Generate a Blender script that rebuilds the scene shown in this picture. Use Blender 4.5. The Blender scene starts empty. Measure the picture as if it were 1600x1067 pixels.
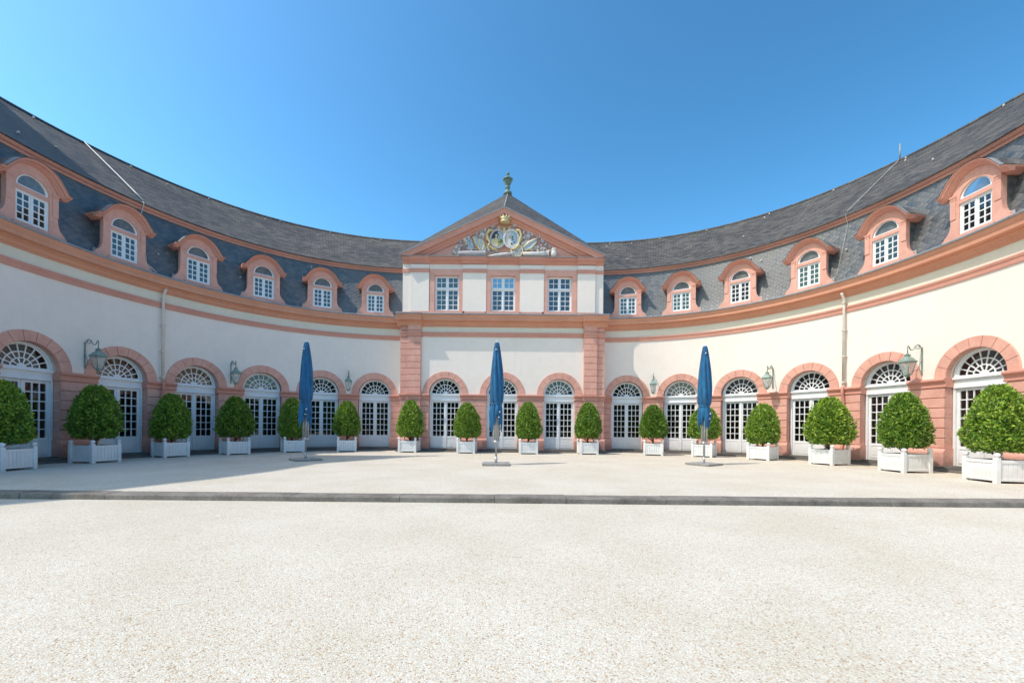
import bpy, bmesh, math, random
from mathutils import Matrix, Vector
C = bpy.context
col = C.scene.collection
rad_ = math.radians
sin, cos, pi = math.sin, math.cos, math.pi
R = random.Random(7)

# ------------------------------------------------------------------ camera
cam_d = bpy.data.cameras.new('camera')
cam = bpy.data.objects.new('camera', cam_d); col.objects.link(cam)
cam_d.sensor_width = 36; cam_d.lens = 660.6 / 1600 * 36
cam_d.shift_y = 134.9 / 1600; cam_d.shift_x = 0.0008
cam_d.clip_end = 2000; cam_d.clip_start = 0.05
cam.rotation_mode = 'XYZ'
cam.matrix_world = Matrix.Translation((0.06, 0, 1.186)) @ Matrix.Rotation(-0.0017, 4, 'Z') @ Matrix.Rotation(-0.009, 4, 'Y') @ Matrix.Rotation(pi/2, 4, 'X')
C.scene.camera = cam

# ------------------------------------------------------------------ light
ELEV, AZ = 56.5, 23.0          # the sun stands to the left and a little behind the camera
S = Vector((-cos(rad_(ELEV))*cos(rad_(AZ)), -cos(rad_(ELEV))*sin(rad_(AZ)), sin(rad_(ELEV))))
w = bpy.data.worlds.new('World'); C.scene.world = w; w.use_nodes = True
nt = w.node_tree; nt.nodes.clear()
sky = nt.nodes.new('ShaderNodeTexSky'); sky.sky_type = 'NISHITA'; sky.sun_disc = False
sky.sun_elevation = rad_(ELEV)
sky.sun_rotation = math.atan2(S.x, S.y)
sky.air_density = 1.0; sky.dust_density = 1.6; sky.ozone_density = 1.5; sky.altitude = 0
bg = nt.nodes.new('ShaderNodeBackground'); bg.inputs[1].default_value = 0.0865
wo = nt.nodes.new('ShaderNodeOutputWorld')
hs = nt.nodes.new('ShaderNodeHueSaturation'); hs.inputs['Hue'].default_value = 0.476; hs.inputs['Saturation'].default_value = 1.15
nt.links.new(sky.outputs[0], hs.inputs['Color']); gm = nt.nodes.new('ShaderNodeGamma'); gm.inputs[1].default_value = 1.55; nt.links.new(hs.outputs[0], gm.inputs[0]); cl = nt.nodes.new('ShaderNodeVectorMath'); cl.operation = 'MINIMUM'; cl.inputs[1].default_value = (16, 14, 12.5); nt.links.new(gm.outputs[0], cl.inputs[0]); nt.links.new(cl.outputs[0], bg.inputs[0]); nt.links.new(bg.outputs[0], wo.inputs[0])
sd = bpy.data.lights.new('sun', 'SUN'); sd.energy = 2.5; sd.angle = rad_(0.55); sd.color = (1, 0.925, 0.835)
sun = bpy.data.objects.new('sun', sd); col.objects.link(sun)
sun.rotation_euler = S.to_track_quat('Z', 'Y').to_euler()
vs = C.scene.view_settings
vs.view_transform = 'Standard'; vs.look = 'None'; vs.exposure = 0.62; vs.gamma = 1; vs.use_curve_mapping = False
C.scene.cycles.max_bounces = 8

# ------------------------------------------------------------------ materials
def mat(name):
    m = bpy.data.materials.new(name); m.use_nodes = True
    n = m.node_tree.nodes; b = n['Principled BSDF']
    return m, n, m.node_tree.links, b
def ramp(n, l, src, stops):
    r = n.new('ShaderNodeValToRGB'); e = r.color_ramp.elements
    while len(e) < len(stops): e.new(0.5)
    for i, (p, c) in enumerate(stops):
        e[i].position = p; e[i].color = (c[0], c[1], c[2], 1)
    l.new(src, r.inputs[0]); return r
def noise(n, l, vec, scale, detail=4, rough=0.6):
    t = n.new('ShaderNodeTexNoise'); t.inputs['Scale'].default_value = scale
    t.inputs['Detail'].default_value = detail; t.inputs['Roughness'].default_value = rough
    if vec is not None: l.new(vec, t.inputs['Vector'])
    return t
def mth(n, l, op, a, b=None, c=None):
    m = n.new('ShaderNodeMath'); m.operation = op
    for i, v in enumerate((a, b, c)):
        if v is None: continue
        if isinstance(v, (int, float)): m.inputs[i].default_value = v
        else: l.new(v, m.inputs[i])
    return m.outputs[0]
def mixc(n, l, f, a, b, mode='MIX'):
    m = n.new('ShaderNodeMix'); m.data_type = 'RGBA'; m.blend_type = mode
    if isinstance(f, (int, float)): m.inputs[0].default_value = f
    else: l.new(f, m.inputs[0])
    for i, v in ((6, a), (7, b)):
        if isinstance(v, tuple): m.inputs[i].default_value = (v[0], v[1], v[2], 1)
        else: l.new(v, m.inputs[i])
    return m.outputs[2]
def bump(n, l, b, h, strength, dist=0.02):
    k = n.new('ShaderNodeBump'); k.inputs['Strength'].default_value = strength; k.inputs['Distance'].default_value = dist
    l.new(h, k.inputs['Height']); l.new(k.outputs[0], b.inputs['Normal'])
def geo(n): return n.new('ShaderNodeNewGeometry').outputs['Position']
def scaled(n, l, vec, s):
    m = n.new('ShaderNodeVectorMath'); m.operation = 'MULTIPLY'; l.new(vec, m.inputs[0]); m.inputs[1].default_value = s
    return m.outputs[0]

def paint(name, c1, c2, rough=0.6, s1=0.7, s2=7, bs=0.15, streak=None, damp=None, grain=60):
    """weathered paint or plaster: large mottling, fine grain, vertical rain streaks"""
    m, n, l, b = mat(name); p = geo(n)
    a = noise(n, l, p, s1, 5, 0.65); f = noise(n, l, p, s2, 5, 0.7)
    mixf = mth(n, l, 'ADD', mth(n, l, 'MULTIPLY', a.outputs[0], 0.6), mth(n, l, 'MULTIPLY', f.outputs[0], 0.4))
    r = ramp(n, l, mixf, [(0.36, c2), (0.6, c1)])
    out = r.outputs[0]
    if streak:
        st = noise(n, l, scaled(n, l, p, (2.2, 2.2, 0.16)), 2.0, 5, 0.7)
        rs = ramp(n, l, st.outputs[0], [(0.56, (0, 0, 0)), (0.75, (1, 1, 1))])
        out = mixc(n, l, mth(n, l, 'MULTIPLY', rs.outputs[0], streak[0]), out, streak[1])
    if damp:   # grime that sits low on the walls
        sp = n.new('ShaderNodeSeparateXYZ'); l.new(p, sp.inputs[0])
        dn = noise(n, l, p, 3.0, 5, 0.7)
        hz = mth(n, l, 'ADD', sp.outputs[2], mth(n, l, 'MULTIPLY', dn.outputs[0], 0.9))
        rd = ramp(n, l, hz, [(0.5, (1, 1, 1)), (damp[1], (0, 0, 0))])
        out = mixc(n, l, mth(n, l, 'MULTIPLY', rd.outputs[0], damp[0]), out, damp[2])
    l.new(out, b.inputs['Base Color']); b.inputs['Roughness'].default_value = rough
    g = noise(n, l, p, grain, 3, 0.6)
    bump(n, l, b, mth(n, l, 'ADD', g.outputs[0], mth(n, l, 'MULTIPLY', f.outputs[0], 1.5)), bs, 0.01)
    return m

M = {}
M['plaster'] = paint('plaster', (0.875, 0.775, 0.70), (0.82, 0.72, 0.645), 0.85, 0.5, 3, 0.25, (0.22, (0.64, 0.58, 0.52)))
M['frieze'] = paint('frieze_bounce_plaster', (0.78, 0.72, 0.60), (0.72, 0.66, 0.54), 0.85, 0.6, 5, 0.15, (0.1, (0.6, 0.54, 0.46)))  # yellowish light bounced off the cornice is mixed into this cream
M['stone'] = paint('pink_stone', (0.75, 0.40, 0.315), (0.62, 0.305, 0.235), 0.75, 1.6, 7, 0.4, (0.25, (0.52, 0.28, 0.24)), (0.75, 1.15, (0.30, 0.165, 0.14)))
M['groove'] = paint('groove_stone', (0.50, 0.235, 0.19), (0.42, 0.2, 0.165), 0.85)
M['band'] = paint('band_paint', (0.66, 0.31, 0.235), (0.58, 0.265, 0.20), 0.7, 0.8, 8, 0.15, (0.15, (0.42, 0.24, 0.2)))
M['ochre'] = paint('cornice_paint', (0.68, 0.32, 0.205), (0.60, 0.27, 0.17), 0.65, 0.8, 8, 0.15, (0.15, (0.45, 0.24, 0.17)))
M['white'] = paint('white_paint', (0.83, 0.83, 0.84), (0.74, 0.745, 0.76), 0.45, 1.3, 12, 0.08, (0.15, (0.6, 0.58, 0.55)), (0.35, 0.9, (0.58, 0.55, 0.5)))
M['planter'] = paint('planter_paint', (0.84, 0.84, 0.84), (0.76, 0.76, 0.765), 0.4, 2, 14, 0.06, (0.2, (0.62, 0.61, 0.58)), (0.3, 0.75, (0.55, 0.52, 0.46)))
M['step'] = paint('step_stone', (0.17, 0.155, 0.14), (0.09, 0.085, 0.08), 0.9, 1.2, 14, 0.5)
M['kerb'] = paint('kerb_stone', (0.26, 0.235, 0.205), (0.12, 0.105, 0.09), 0.9, 2.2, 18, 0.6)
M['copper'] = paint('verdigris', (0.18, 0.27, 0.22), (0.08, 0.12, 0.10), 0.55, 6, 30, 0.2)
M['iron'] = paint('lantern_iron', (0.27, 0.37, 0.32), (0.12, 0.17, 0.15), 0.5, 6, 40, 0.15)
M['lead'] = paint('lead_sheet', (0.33, 0.34, 0.36), (0.22, 0.23, 0.25), 0.5, 2, 12, 0.1)
M['zinc'] = paint('zinc_pipe', (0.74, 0.68, 0.60), (0.64, 0.57, 0.5), 0.6, 3, 14, 0.1)
M['steel'] = paint('grey_steel', (0.55, 0.56, 0.57), (0.43, 0.44, 0.45), 0.35, 5, 20, 0.05)
M['steel'].node_tree.nodes['Principled BSDF'].inputs['Metallic'].default_value = 0.6
M['slab'] = paint('concrete_slab', (0.34, 0.33, 0.31), (0.24, 0.23, 0.22), 0.9, 4, 25, 0.4)
M['soil'] = paint('soil', (0.12, 0.07, 0.05), (0.07, 0.045, 0.03), 0.95, 8, 40, 0.8)
M['bark'] = paint('bark', (0.16, 0.10, 0.065), (0.09, 0.06, 0.04), 0.9, 12, 40, 0.8)
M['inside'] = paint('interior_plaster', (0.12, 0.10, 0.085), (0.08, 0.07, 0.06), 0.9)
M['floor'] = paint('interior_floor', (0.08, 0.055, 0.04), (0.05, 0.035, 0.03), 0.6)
M['gold'] = paint('gilding', (0.68, 0.53, 0.27), (0.52, 0.40, 0.20), 0.45, 5, 22, 0.3)
M['relief'] = paint('grey_white_relief', (0.74, 0.69, 0.65), (0.56, 0.52, 0.51), 0.7, 3, 14, 0.4)
M['relief_dark'] = paint('grey_relief', (0.50, 0.46, 0.47), (0.34, 0.31, 0.33), 0.7, 3, 14, 0.4)
M['pale_blue'] = paint('pale_blue_paint', (0.40, 0.53, 0.62), (0.33, 0.45, 0.54), 0.7, 3, 14, 0.2)
M['pale_yellow'] = paint('pale_yellow_paint', (0.68, 0.56, 0.33), (0.6, 0.48, 0.27), 0.7, 3, 14, 0.2)
M['green'] = paint('shield_green', (0.34, 0.38, 0.18), (0.22, 0.28, 0.12), 0.7, 3, 14, 0.2)
M['black'] = paint('shield_black', (0.05, 0.05, 0.055), (0.03, 0.03, 0.03), 0.6)
M['cable'] = paint('bright_cable', (0.66, 0.63, 0.58), (0.55, 0.52, 0.48), 0.5)
M['logo'] = paint('print_white', (0.75, 0.78, 0.8), (0.7, 0.73, 0.76), 0.7)

def glass(name='window_glass', ior=1.7, tr=0.5, gl=1.0):
    m, n, l, b = mat(name); n.remove(b)
    p = geo(n)
    t = n.new('ShaderNodeBsdfTransparent'); t.inputs[0].default_value = (tr, tr*1.0, tr*0.98, 1)
    g = n.new('ShaderNodeBsdfGlossy'); g.inputs['Roughness'].default_value = 0.02; g.inputs[0].default_value = (gl, gl, gl, 1)
    f = n.new('ShaderNodeFresnel'); f.inputs[0].default_value = ior
    x = n.new('ShaderNodeMixShader'); l.new(f.outputs[0], x.inputs[0]); l.new(t.outputs[0], x.inputs[1]); l.new(g.outputs[0], x.inputs[2])
    nz = noise(n, l, p, 2.2, 2, 0.5); bp = n.new('ShaderNodeBump'); bp.inputs['Strength'].default_value = 0.25; bp.inputs['Distance'].default_value = 0.02
    l.new(nz.outputs[0], bp.inputs['Height']); l.new(bp.outputs[0], g.inputs['Normal'])
    l.new(x.outputs[0], n['Material Output'].inputs[0])
    return m
M['glass'] = glass()
M['glass_bright'] = glass('upper_window_glass', 2.0, 0.35)
M['glass_soft'] = glass('dormer_glass', 1.4, 0.75, 0.5)
M['lunette_backing'] = paint('lunette_backing', (0.34, 0.34, 0.35), (0.16, 0.17, 0.19), 0.8, 3, 9, 0.1)  # grey sheet added behind the lunette glass to give the panes their tone

def slate(name, wx, wy, diamond, c1, c2, rough, lichen):
    m, n, l, b = mat(name)
    uv = n.new('ShaderNodeUVMap').outputs[0]
    nz = noise(n, l, uv, 3.0, 3, 0.6)
    sp = n.new('ShaderNodeSeparateXYZ'); l.new(uv, sp.inputs[0])
    u = mth(n, l, 'DIVIDE', sp.outputs[0], wx); v = mth(n, l, 'DIVIDE', sp.outputs[1], wy)
    v = mth(n, l, 'ADD', v, mth(n, l, 'MULTIPLY', mth(n, l, 'SUBTRACT', nz.outputs[0], 0.5), 0.5))
    if diamond:
        p = mth(n, l, 'ADD', u, v); q = mth(n, l, 'SUBTRACT', u, v)
        fp = mth(n, l, 'FRACT', p); fq = mth(n, l, 'FRACT', q)
        h = mth(n, l, 'MAXIMUM', mth(n, l, 'SUBTRACT', 1.0, fp), fq)
        e = mth(n, l, 'MAXIMUM', mth(n, l, 'SUBTRACT', 1.0, fp), fq)
        ip = mth(n, l, 'FLOOR', p); iq = mth(n, l, 'FLOOR', q)
    else:
        iq = mth(n, l, 'FLOOR', v); fq = mth(n, l, 'FRACT', v)
        half = mth(n, l, 'MULTIPLY', mth(n, l, 'MODULO', iq, 2.0), 0.5)
        u2 = mth(n, l, 'ADD', u, half)
        ip = mth(n, l, 'FLOOR', u2); fp = mth(n, l, 'FRACT', u2)
        h = mth(n, l, 'ADD', mth(n, l, 'SUBTRACT', 1.0, fq), mth(n, l, 'MULTIPLY', fp, 0.3)); e = mth(n, l, 'MAXIMUM', mth(n, l, 'SUBTRACT', 1.0, fq), fp)
    cb = n.new('ShaderNodeCombineXYZ'); l.new(ip, cb.inputs[0]); l.new(iq, cb.inputs[1])
    wn = n.new('ShaderNodeTexWhiteNoise'); wn.noise_dimensions = '2D'; l.new(cb.outputs[0], wn.inputs['Vector'])
    r = ramp(n, l, wn.outputs['Value'], [(0.0, c2), (0.5, tuple((x+y)/2 for x, y in zip(c1, c2))), (1.0, c1)])
    big = noise(n, l, uv, 0.35, 5, 0.6)
    rb = ramp(n, l, big.outputs[0], [(0.35, (0.78, 0.78, 0.78)), (0.65, (1.15, 1.13, 1.08))])
    c = mixc(n, l, 1.0, r.outputs[0], rb.outputs[0], 'MULTIPLY')
    ed = ramp(n, l, e, [(0.90, (0, 0, 0)), (0.96, (1, 1, 1))])
    c = mixc(n, l, mth(n, l, 'MULTIPLY', ed.outputs[0], 0.8), c, (0.025, 0.027, 0.03))
    li = noise(n, l, uv, 1.7, 8, 0.8)
    rl = ramp(n, l, li.outputs[0], [(0.60, (0, 0, 0)), (0.68, (1, 1, 1))])
    c = mixc(n, l, mth(n, l, 'MULTIPLY', rl.outputs[0], lichen), c, (0.30, 0.28, 0.23))
    l.new(c, b.inputs['Base Color'])
    rr = mth(n, l, 'ADD', mth(n, l, 'MULTIPLY', wn.outputs['Value'], 0.2), rough)
    l.new(rr, b.inputs['Roughness'])
    b.inputs['Specular IOR Level'].default_value = 0.8 if diamond else 0.3; b.inputs['IOR'].default_value = 1.68 if diamond else 1.45
    bump(n, l, b, h, 0.8, 0.025)
    return m
M['slate_low'] = slate('mansard_slate', 0.28, 0.21, True, (0.12, 0.12, 0.128), (0.045, 0.047, 0.053), 0.43, 0.10)
M['slate_top'] = slate('roof_slate', 0.26, 0.13, False, (0.125, 0.115, 0.108), (0.055, 0.052, 0.052), 0.6, 0.45)

def gravel():
    m, n, l, b = mat('gravel'); p = geo(n)
    def layer(sc, seedoff):
        v = n.new('ShaderNodeTexVoronoi'); v.inputs['Scale'].default_value = sc; v.feature = 'F1'
        l.new(scaled(n, l, p, (1, 1, 0.0)), v.inputs['Vector']); return v
    v = layer(92, 0); wn = n.new('ShaderNodeTexWhiteNoise'); wn.noise_dimensions = '3D'; l.new(v.outputs['Color'], wn.inputs['Vector'])
    r = ramp(n, l, wn.outputs['Value'], [(0.0, (0.30, 0.22, 0.16)), (0.05, (0.52, 0.36, 0.22)), (0.12, (0.58, 0.50, 0.40)), (0.4, (0.61, 0.57, 0.485)), (0.75, (0.67, 0.64, 0.565)), (1.0, (0.75, 0.735, 0.68))])
    v2 = layer(150, 1)
    # sandy dark gaps between the pebbles and scuffed patches where the bed shows
    gap = ramp(n, l, v.outputs['Distance'], [(0.5, (0, 0, 0)), (0.95, (1, 1, 1))])
    big = noise(n, l, p, 0.55, 5, 0.62); mid = noise(n, l, p, 6.0, 5, 0.7)
    rm = ramp(n, l, mid.outputs[0], [(0.26, (0.62, 0.58, 0.52)), (0.345, (1, 1, 1))])
    rb = ramp(n, l, big.outputs[0], [(0.35, (0.91, 0.885, 0.84)), (0.62, (1, 1, 1))])
    c = mixc(n, l, mth(n, l, 'MULTIPLY', gap.outputs[0], 0.45), r.outputs[0], (0.42, 0.36, 0.29))
    c = mixc(n, l, 1.0, c, rm.outputs[0], 'MULTIPLY'); c = mixc(n, l, 1.0, c, rb.outputs[0], 'MULTIPLY')
    l.new(c, b.inputs['Base Color']); b.inputs['Roughness'].default_value = 0.85
    h = mth(n, l, 'SUBTRACT', 1.0, mth(n, l, 'MULTIPLY', v.outputs['Distance'], 1.0))
    h = mth(n, l, 'ADD', h, mth(n, l, 'MULTIPLY', mid.outputs[0], 1.2))
    bump(n, l, b, h, 0.6, 0.008)
    return m
M['gravel'] = gravel()

def leafmat(name, ca, cb_, cc):
    m, n, l, b = mat(name)
    at = n.new('ShaderNodeAttribute'); at.attribute_name = 'tint'
    oi = n.new('ShaderNodeObjectInfo')
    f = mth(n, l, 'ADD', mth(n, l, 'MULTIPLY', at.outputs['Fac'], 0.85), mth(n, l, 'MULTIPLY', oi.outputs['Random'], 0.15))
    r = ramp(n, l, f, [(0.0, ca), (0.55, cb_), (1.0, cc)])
    l.new(r.outputs[0], b.inputs['Base Color']); b.inputs['Roughness'].default_value = 0.38
    tr = n.new('ShaderNodeBsdfTranslucent'); l.new(mixc(n, l, 0.5, r.outputs[0], (0.25, 0.42, 0.03)), tr.inputs[0])
    x = n.new('ShaderNodeMixShader'); x.inputs[0].default_value = 0.22
    l.new(b.outputs[0], x.inputs[1]); l.new(tr.outputs[0], x.inputs[2]); l.new(x.outputs[0], n['Material Output'].inputs[0])
    return m
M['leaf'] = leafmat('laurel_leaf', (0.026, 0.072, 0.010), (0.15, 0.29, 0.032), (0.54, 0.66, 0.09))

def lglass():
    m, n, l, b = mat('lantern_glass'); p = geo(n); a = noise(n, l, p, 9, 3, 0.5)
    r = ramp(n, l, a.outputs[0], [(0.35, (0.50, 0.56, 0.53)), (0.65, (0.68, 0.72, 0.68))]); l.new(r.outputs[0], b.inputs['Base Color'])
    b.inputs['Roughness'].default_value = 0.15; b.inputs['Alpha'].default_value = 0.45; return m
M['lantern_glass'] = lglass()
def cloth():
    m, n, l, b = mat('blue_canvas'); tc = n.new('ShaderNodeTexCoord').outputs['Object']
    a = noise(n, l, scaled(n, l, tc, (3, 3, 0.8)), 2.5, 5, 0.7)
    r = ramp(n, l, a.outputs[0], [(0.35, (0.001, 0.055, 0.14)), (0.62, (0.001, 0.13, 0.30)), (0.78, (0.01, 0.23, 0.42))])
    l.new(r.outputs[0], b.inputs['Base Color']); b.inputs['Roughness'].default_value = 0.7
    b.inputs['Sheen Weight'].default_value = 0.15
    g = noise(n, l, scaled(n, l, tc, (14, 14, 3)), 2.5, 4, 0.6); bump(n, l, b, g.outputs[0], 0.5, 0.02)
    return m
M['cloth'] = cloth()

# ------------------------------------------------------------------ mesh builder
ident = lambda x, n, z: (x, -n, z)      # local frame: x along the wall, n out of the wall, z up
class MB:
    def __init__(s): s.v = []; s.f = []; s.m = []; s.uv = []; s.mats = []; s.sm = []
    def mi(s, name):
        if name not in s.mats: s.mats.append(name)
        return s.mats.index(name)
    def add(s, vs, fs, m, uvs=None, smooth=False):
        o = len(s.v); s.v += [tuple(p) for p in vs]; k = s.mi(m)
        for j, f in enumerate(fs):
            s.f.append([i+o for i in f]); s.m.append(k); s.sm.append(smooth)
            s.uv.append([uvs[i] for i in f] if uvs else [(0, 0)]*len(f))
    def box(s, x0, x1, n0, n1, z0, z1, m, f=ident, seg=1, top=1.0):
        vs = []
        for i in range(seg+1):
            x = x0+(x1-x0)*i/seg
            for (n, z) in ((n0, z0), (n1, z0), (n1, z1), (n0, z1)): vs.append(f(x, n, z))
        fs = [(0, 1, 2, 3), (4*seg+3, 4*seg+2, 4*seg+1, 4*seg)]
        for i in range(seg):
            a, b = 4*i, 4*i+4
            for j in range(4):
                k = (j+1) % 4; fs.append((a+j, b+j, b+k, a+k))
        s.add(vs, fs, m)
    def sweep(s, prof, ss, m, f, closed=True, caps=True, uv=None, smooth=False):
        """profile of (n,z) points swept along the list of s values"""
        k = len(prof); vs = []; uvs = []
        L = [0]
        for a, b in zip(prof, prof[1:]): L.append(L[-1]+math.dist(a, b))
        for x in ss:
            for j, (n, z) in enumerate(prof):
                vs.append(f(x, n, z)); uvs.append((x*(uv or 1), L[j]))
        fs = []
        for i in range(len(ss)-1):
            for j in range(k if closed else k-1):
                j2 = (j+1) % k; a = i*k; b = a+k
                fs.append((a+j, b+j, b+j2, a+j2))
        if closed and caps:
            fs.append(tuple(range(k))); fs.append(tuple(reversed(range((len(ss)-1)*k, len(ss)*k))))
        s.add(vs, fs, m, uvs, smooth)
    def plate(s, outer, holes, n0, n1, m, f=ident):
        """flat plate in the x-z plane with holes, from n0 (back) to n1 (front)"""
        bm = bmesh.new(); loops = []
        for lp in [outer]+list(holes):
            vs = [bm.verts.new((p[0], 0, p[1])) for p in lp]
            for i in range(len(vs)): bm.edges.new((vs[i], vs[(i+1) % len(vs)]))
            loops.append(len(lp))
        bm.verts.ensure_lookup_table()
        bmesh.ops.triangle_fill(bm, use_beauty=True, use_dissolve=False, edges=bm.edges[:], normal=(0, -1, 0))
        bm.verts.index_update()
        P = [(v.co.x, v.co.z) for v in bm.verts]; T = [[v.index for v in fa.verts] for fa in bm.faces]; bm.free()
        N = len(P)
        vs = [f(x, n1, z) for x, z in P]+[f(x, n0, z) for x, z in P]
        fs = []
        for t in T:
            a = sum((P[t[i]][0]*P[t[(i+1) % 3]][1]-P[t[(i+1) % 3]][0]*P[t[i]][1]) for i in range(3))
            t = t if a > 0 else t[::-1]
            fs.append(tuple(t)); fs.append(tuple(N+i for i in reversed(t)))
        o = 0
        for c in loops:
            for i in range(c):
                a, b = o+i, o+(i+1) % c
                fs.append((a, b, N+b, N+a))
            o += c
        s.add(vs, fs, m)
    def quad(s, x0, x1, z0, z1, n, m, f=ident):
        s.add([f(x0, n, z0), f(x1, n, z0), f(x1, n, z1), f(x0, n, z1)], [(0, 1, 2, 3)], m)
    def tube(s, pts, r, m, f=ident, k=8, smooth=True):
        P = [Vector(f(*p)) for p in pts]; rs = r if isinstance(r, (list, tuple)) else [r]*len(P); vs = []
        for i, p in enumerate(P):
            d = (P[min(i+1, len(P)-1)]-P[max(i-1, 0)]).normalized()
            a = d.cross(Vector((0.13, 0.97, 0.21))).normalized(); b = d.cross(a)
            for j in range(k):
                t = 2*pi*j/k; vs.append(p+a*cos(t)*rs[i]+b*sin(t)*rs[i])
        fs = [(i*k+j, i*k+(j+1) % k, (i+1)*k+(j+1) % k, (i+1)*k+j) for i in range(len(P)-1) for j in range(k)]
        fs += [tuple(reversed(range(k))), tuple(range((len(P)-1)*k, len(P)*k))]
        s.add(vs, fs, m, smooth=smooth)
    def lathe(s, prof, m, c=(0, 0, 0), k=20, smooth=True, f=ident, rot=0):
        vs = []
        for (r, z) in prof:
            for j in range(k):
                t = 2*pi*j/k+rot; vs.append(f(c[0]+r*cos(t), c[1]+r*sin(t), c[2]+z))
        fs = [(i*k+j, i*k+(j+1) % k, (i+1)*k+(j+1) % k, (i+1)*k+j) for i in range(len(prof)-1) for j in range(k)]
        fs += [tuple(range(k)), tuple(range((len(prof)-1)*k, len(prof)*k))]
        s.add(vs, fs, m, smooth=smooth)
    def build(s, name, parent=None, loc=None, rz=0, bevel=0):
        me = bpy.data.meshes.new(name); me.from_pydata(s.v, [], s.f)
        for k in s.mats: me.materials.append(M[k])
        me.polygons.foreach_set('material_index', s.m); me.polygons.foreach_set('use_smooth', s.sm)
        ul = me.uv_layers.new(name='UVMap'); ul.data.foreach_set('uv', [c for f in s.uv for p in f for c in p])
        me.update()
        bm = bmesh.new(); bm.from_mesh(me)
        bmesh.ops.recalc_face_normals(bm, faces=bm.faces[:]); bm.to_mesh(me); bm.free()
        o = bpy.data.objects.new(name, me); col.objects.link(o)
        if parent: o.parent = parent
        if loc: o.location = loc
        o.rotation_euler.z = rz
        if bevel:
            b = o.modifiers.new('bevel', 'BEVEL'); b.width = bevel; b.segments = 1; b.limit_method = 'ANGLE'
        return o
def empty(name, loc=(0, 0, 0), rz=0):
    o = bpy.data.objects.new(name, None); col.objects.link(o); o.location = loc; o.rotation_euler.z = rz; return o
def tag(o, label=None, cat=None, group=None, kind=None):
    if label: o['label'] = label
    if cat: o['category'] = cat
    if group: o['group'] = group
    if kind: o['kind'] = kind
    return o
def clone(o, parent=None, loc=None, rz=None):
    c = o.copy(); col.objects.link(c); c.parent = parent
    if loc is not None: c.location = loc
    if rz is not None: c.rotation_euler.z = rz
    for ch in list(o.children): clone(ch, c)
    return c

# ------------------------------------------------------------------ the plan curve of the wings
XA, YC, RR, BB, CC = -0.448, 13.277, 11.119, -2.17, -0.448
def rt(t): return RR+BB*(cos(2*t)-1)+CC*(cos(4*t)-1)
def PT(t): r = rt(t); return Vector((XA+r*sin(t), YC+r*cos(t)))
NT = 4000; T0, T1 = -2.05, 2.05
tab = []; s_ = 0; prev = PT(T0)
for i in range(NT+1):
    t = T0+(T1-T0)*i/NT; p = PT(t); s_ += (p-prev).length; prev = p; tab.append((t, s_))
def s_of_t(t): x = (t-T0)/(T1-T0)*NT; i = min(int(x), NT-1); return tab[i][1]+(tab[i+1][1]-tab[i][1])*(x-i)
s_mid = s_of_t(0)
import bisect
SS = [b for a, b in tab]
def frame_at(s):
    s = s+s_mid; i = max(0, min(NT-1, bisect.bisect(SS, s)-1)); a = (s-SS[i])/(SS[i+1]-SS[i]); t = tab[i][0]+(tab[i+1][0]-tab[i][0])*a
    h = 1e-3; T = (PT(t+h)-PT(t-h)).normalized(); return PT(t), T, Vector((T.y, -T.x))
def bend(s, n, z):
    P, T, N = frame_at(s); p = P+N*n; return (p.x, p.y, z)
def S_(t): return s_of_t(t)-s_mid
YP = 23.4
def pav(x, n, z): return (XA+0.03+x, YP-n, z)
def span(a, b, step=0.3):
    k = max(1, int(math.ceil(abs(b-a)/step))); return [a+(b-a)*i/k for i in range(k+1)]

aa = [0.5816+k*0.1958-0.0009*k*k for k in range(6)]
dL = [-0.0044, -0.0017, 0.002, 0.0077, 0.0146, 0.0148]; dR = [-0.0043, -0.0011, 0, 0.0095, 0.0143, 0.0147]
tl = [-(aa[k])+dL[k] for k in range(6)]; tr_ = [aa[k]+dR[k] for k in range(6)]
tl.append(tl[-1]-0.185); tr_.append(tr_[-1]+0.185)
SL = [S_(t) for t in tl]; SR = [S_(t) for t in tr_]
# where the wings meet the middle pavilion
def s_at_x(x, lo, hi):
    for _ in range(50):
        m = (lo+hi)/2
        if frame_at(m)[0].x < x: lo = m
        else: hi = m
    return lo
XL, XR = XA+0.03-5.62, XA+0.03+5.62
sL0 = s_at_x(XL+0.15, SL[0], 0); sR0 = s_at_x(XR-0.15, 0, SR[0])
END = 3.2
sL1 = SL[-1]-END; sR1 = SR[-1]+END
OP = 0.886; OW = 0.90; ZS = 3.02; RO = 1.25

palace = empty('palace_building', (0, YP, 0))
tag(palace, 'curved cream and pink baroque palace building with slate mansard roof around the gravel court', 'building')
def bpart(mb, name, **k):
    o = mb.build(name, palace, **k); o.matrix_parent_inverse = Matrix.Identity(4)
    for v in o.data.vertices: v.co.y -= YP
    return o

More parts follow.
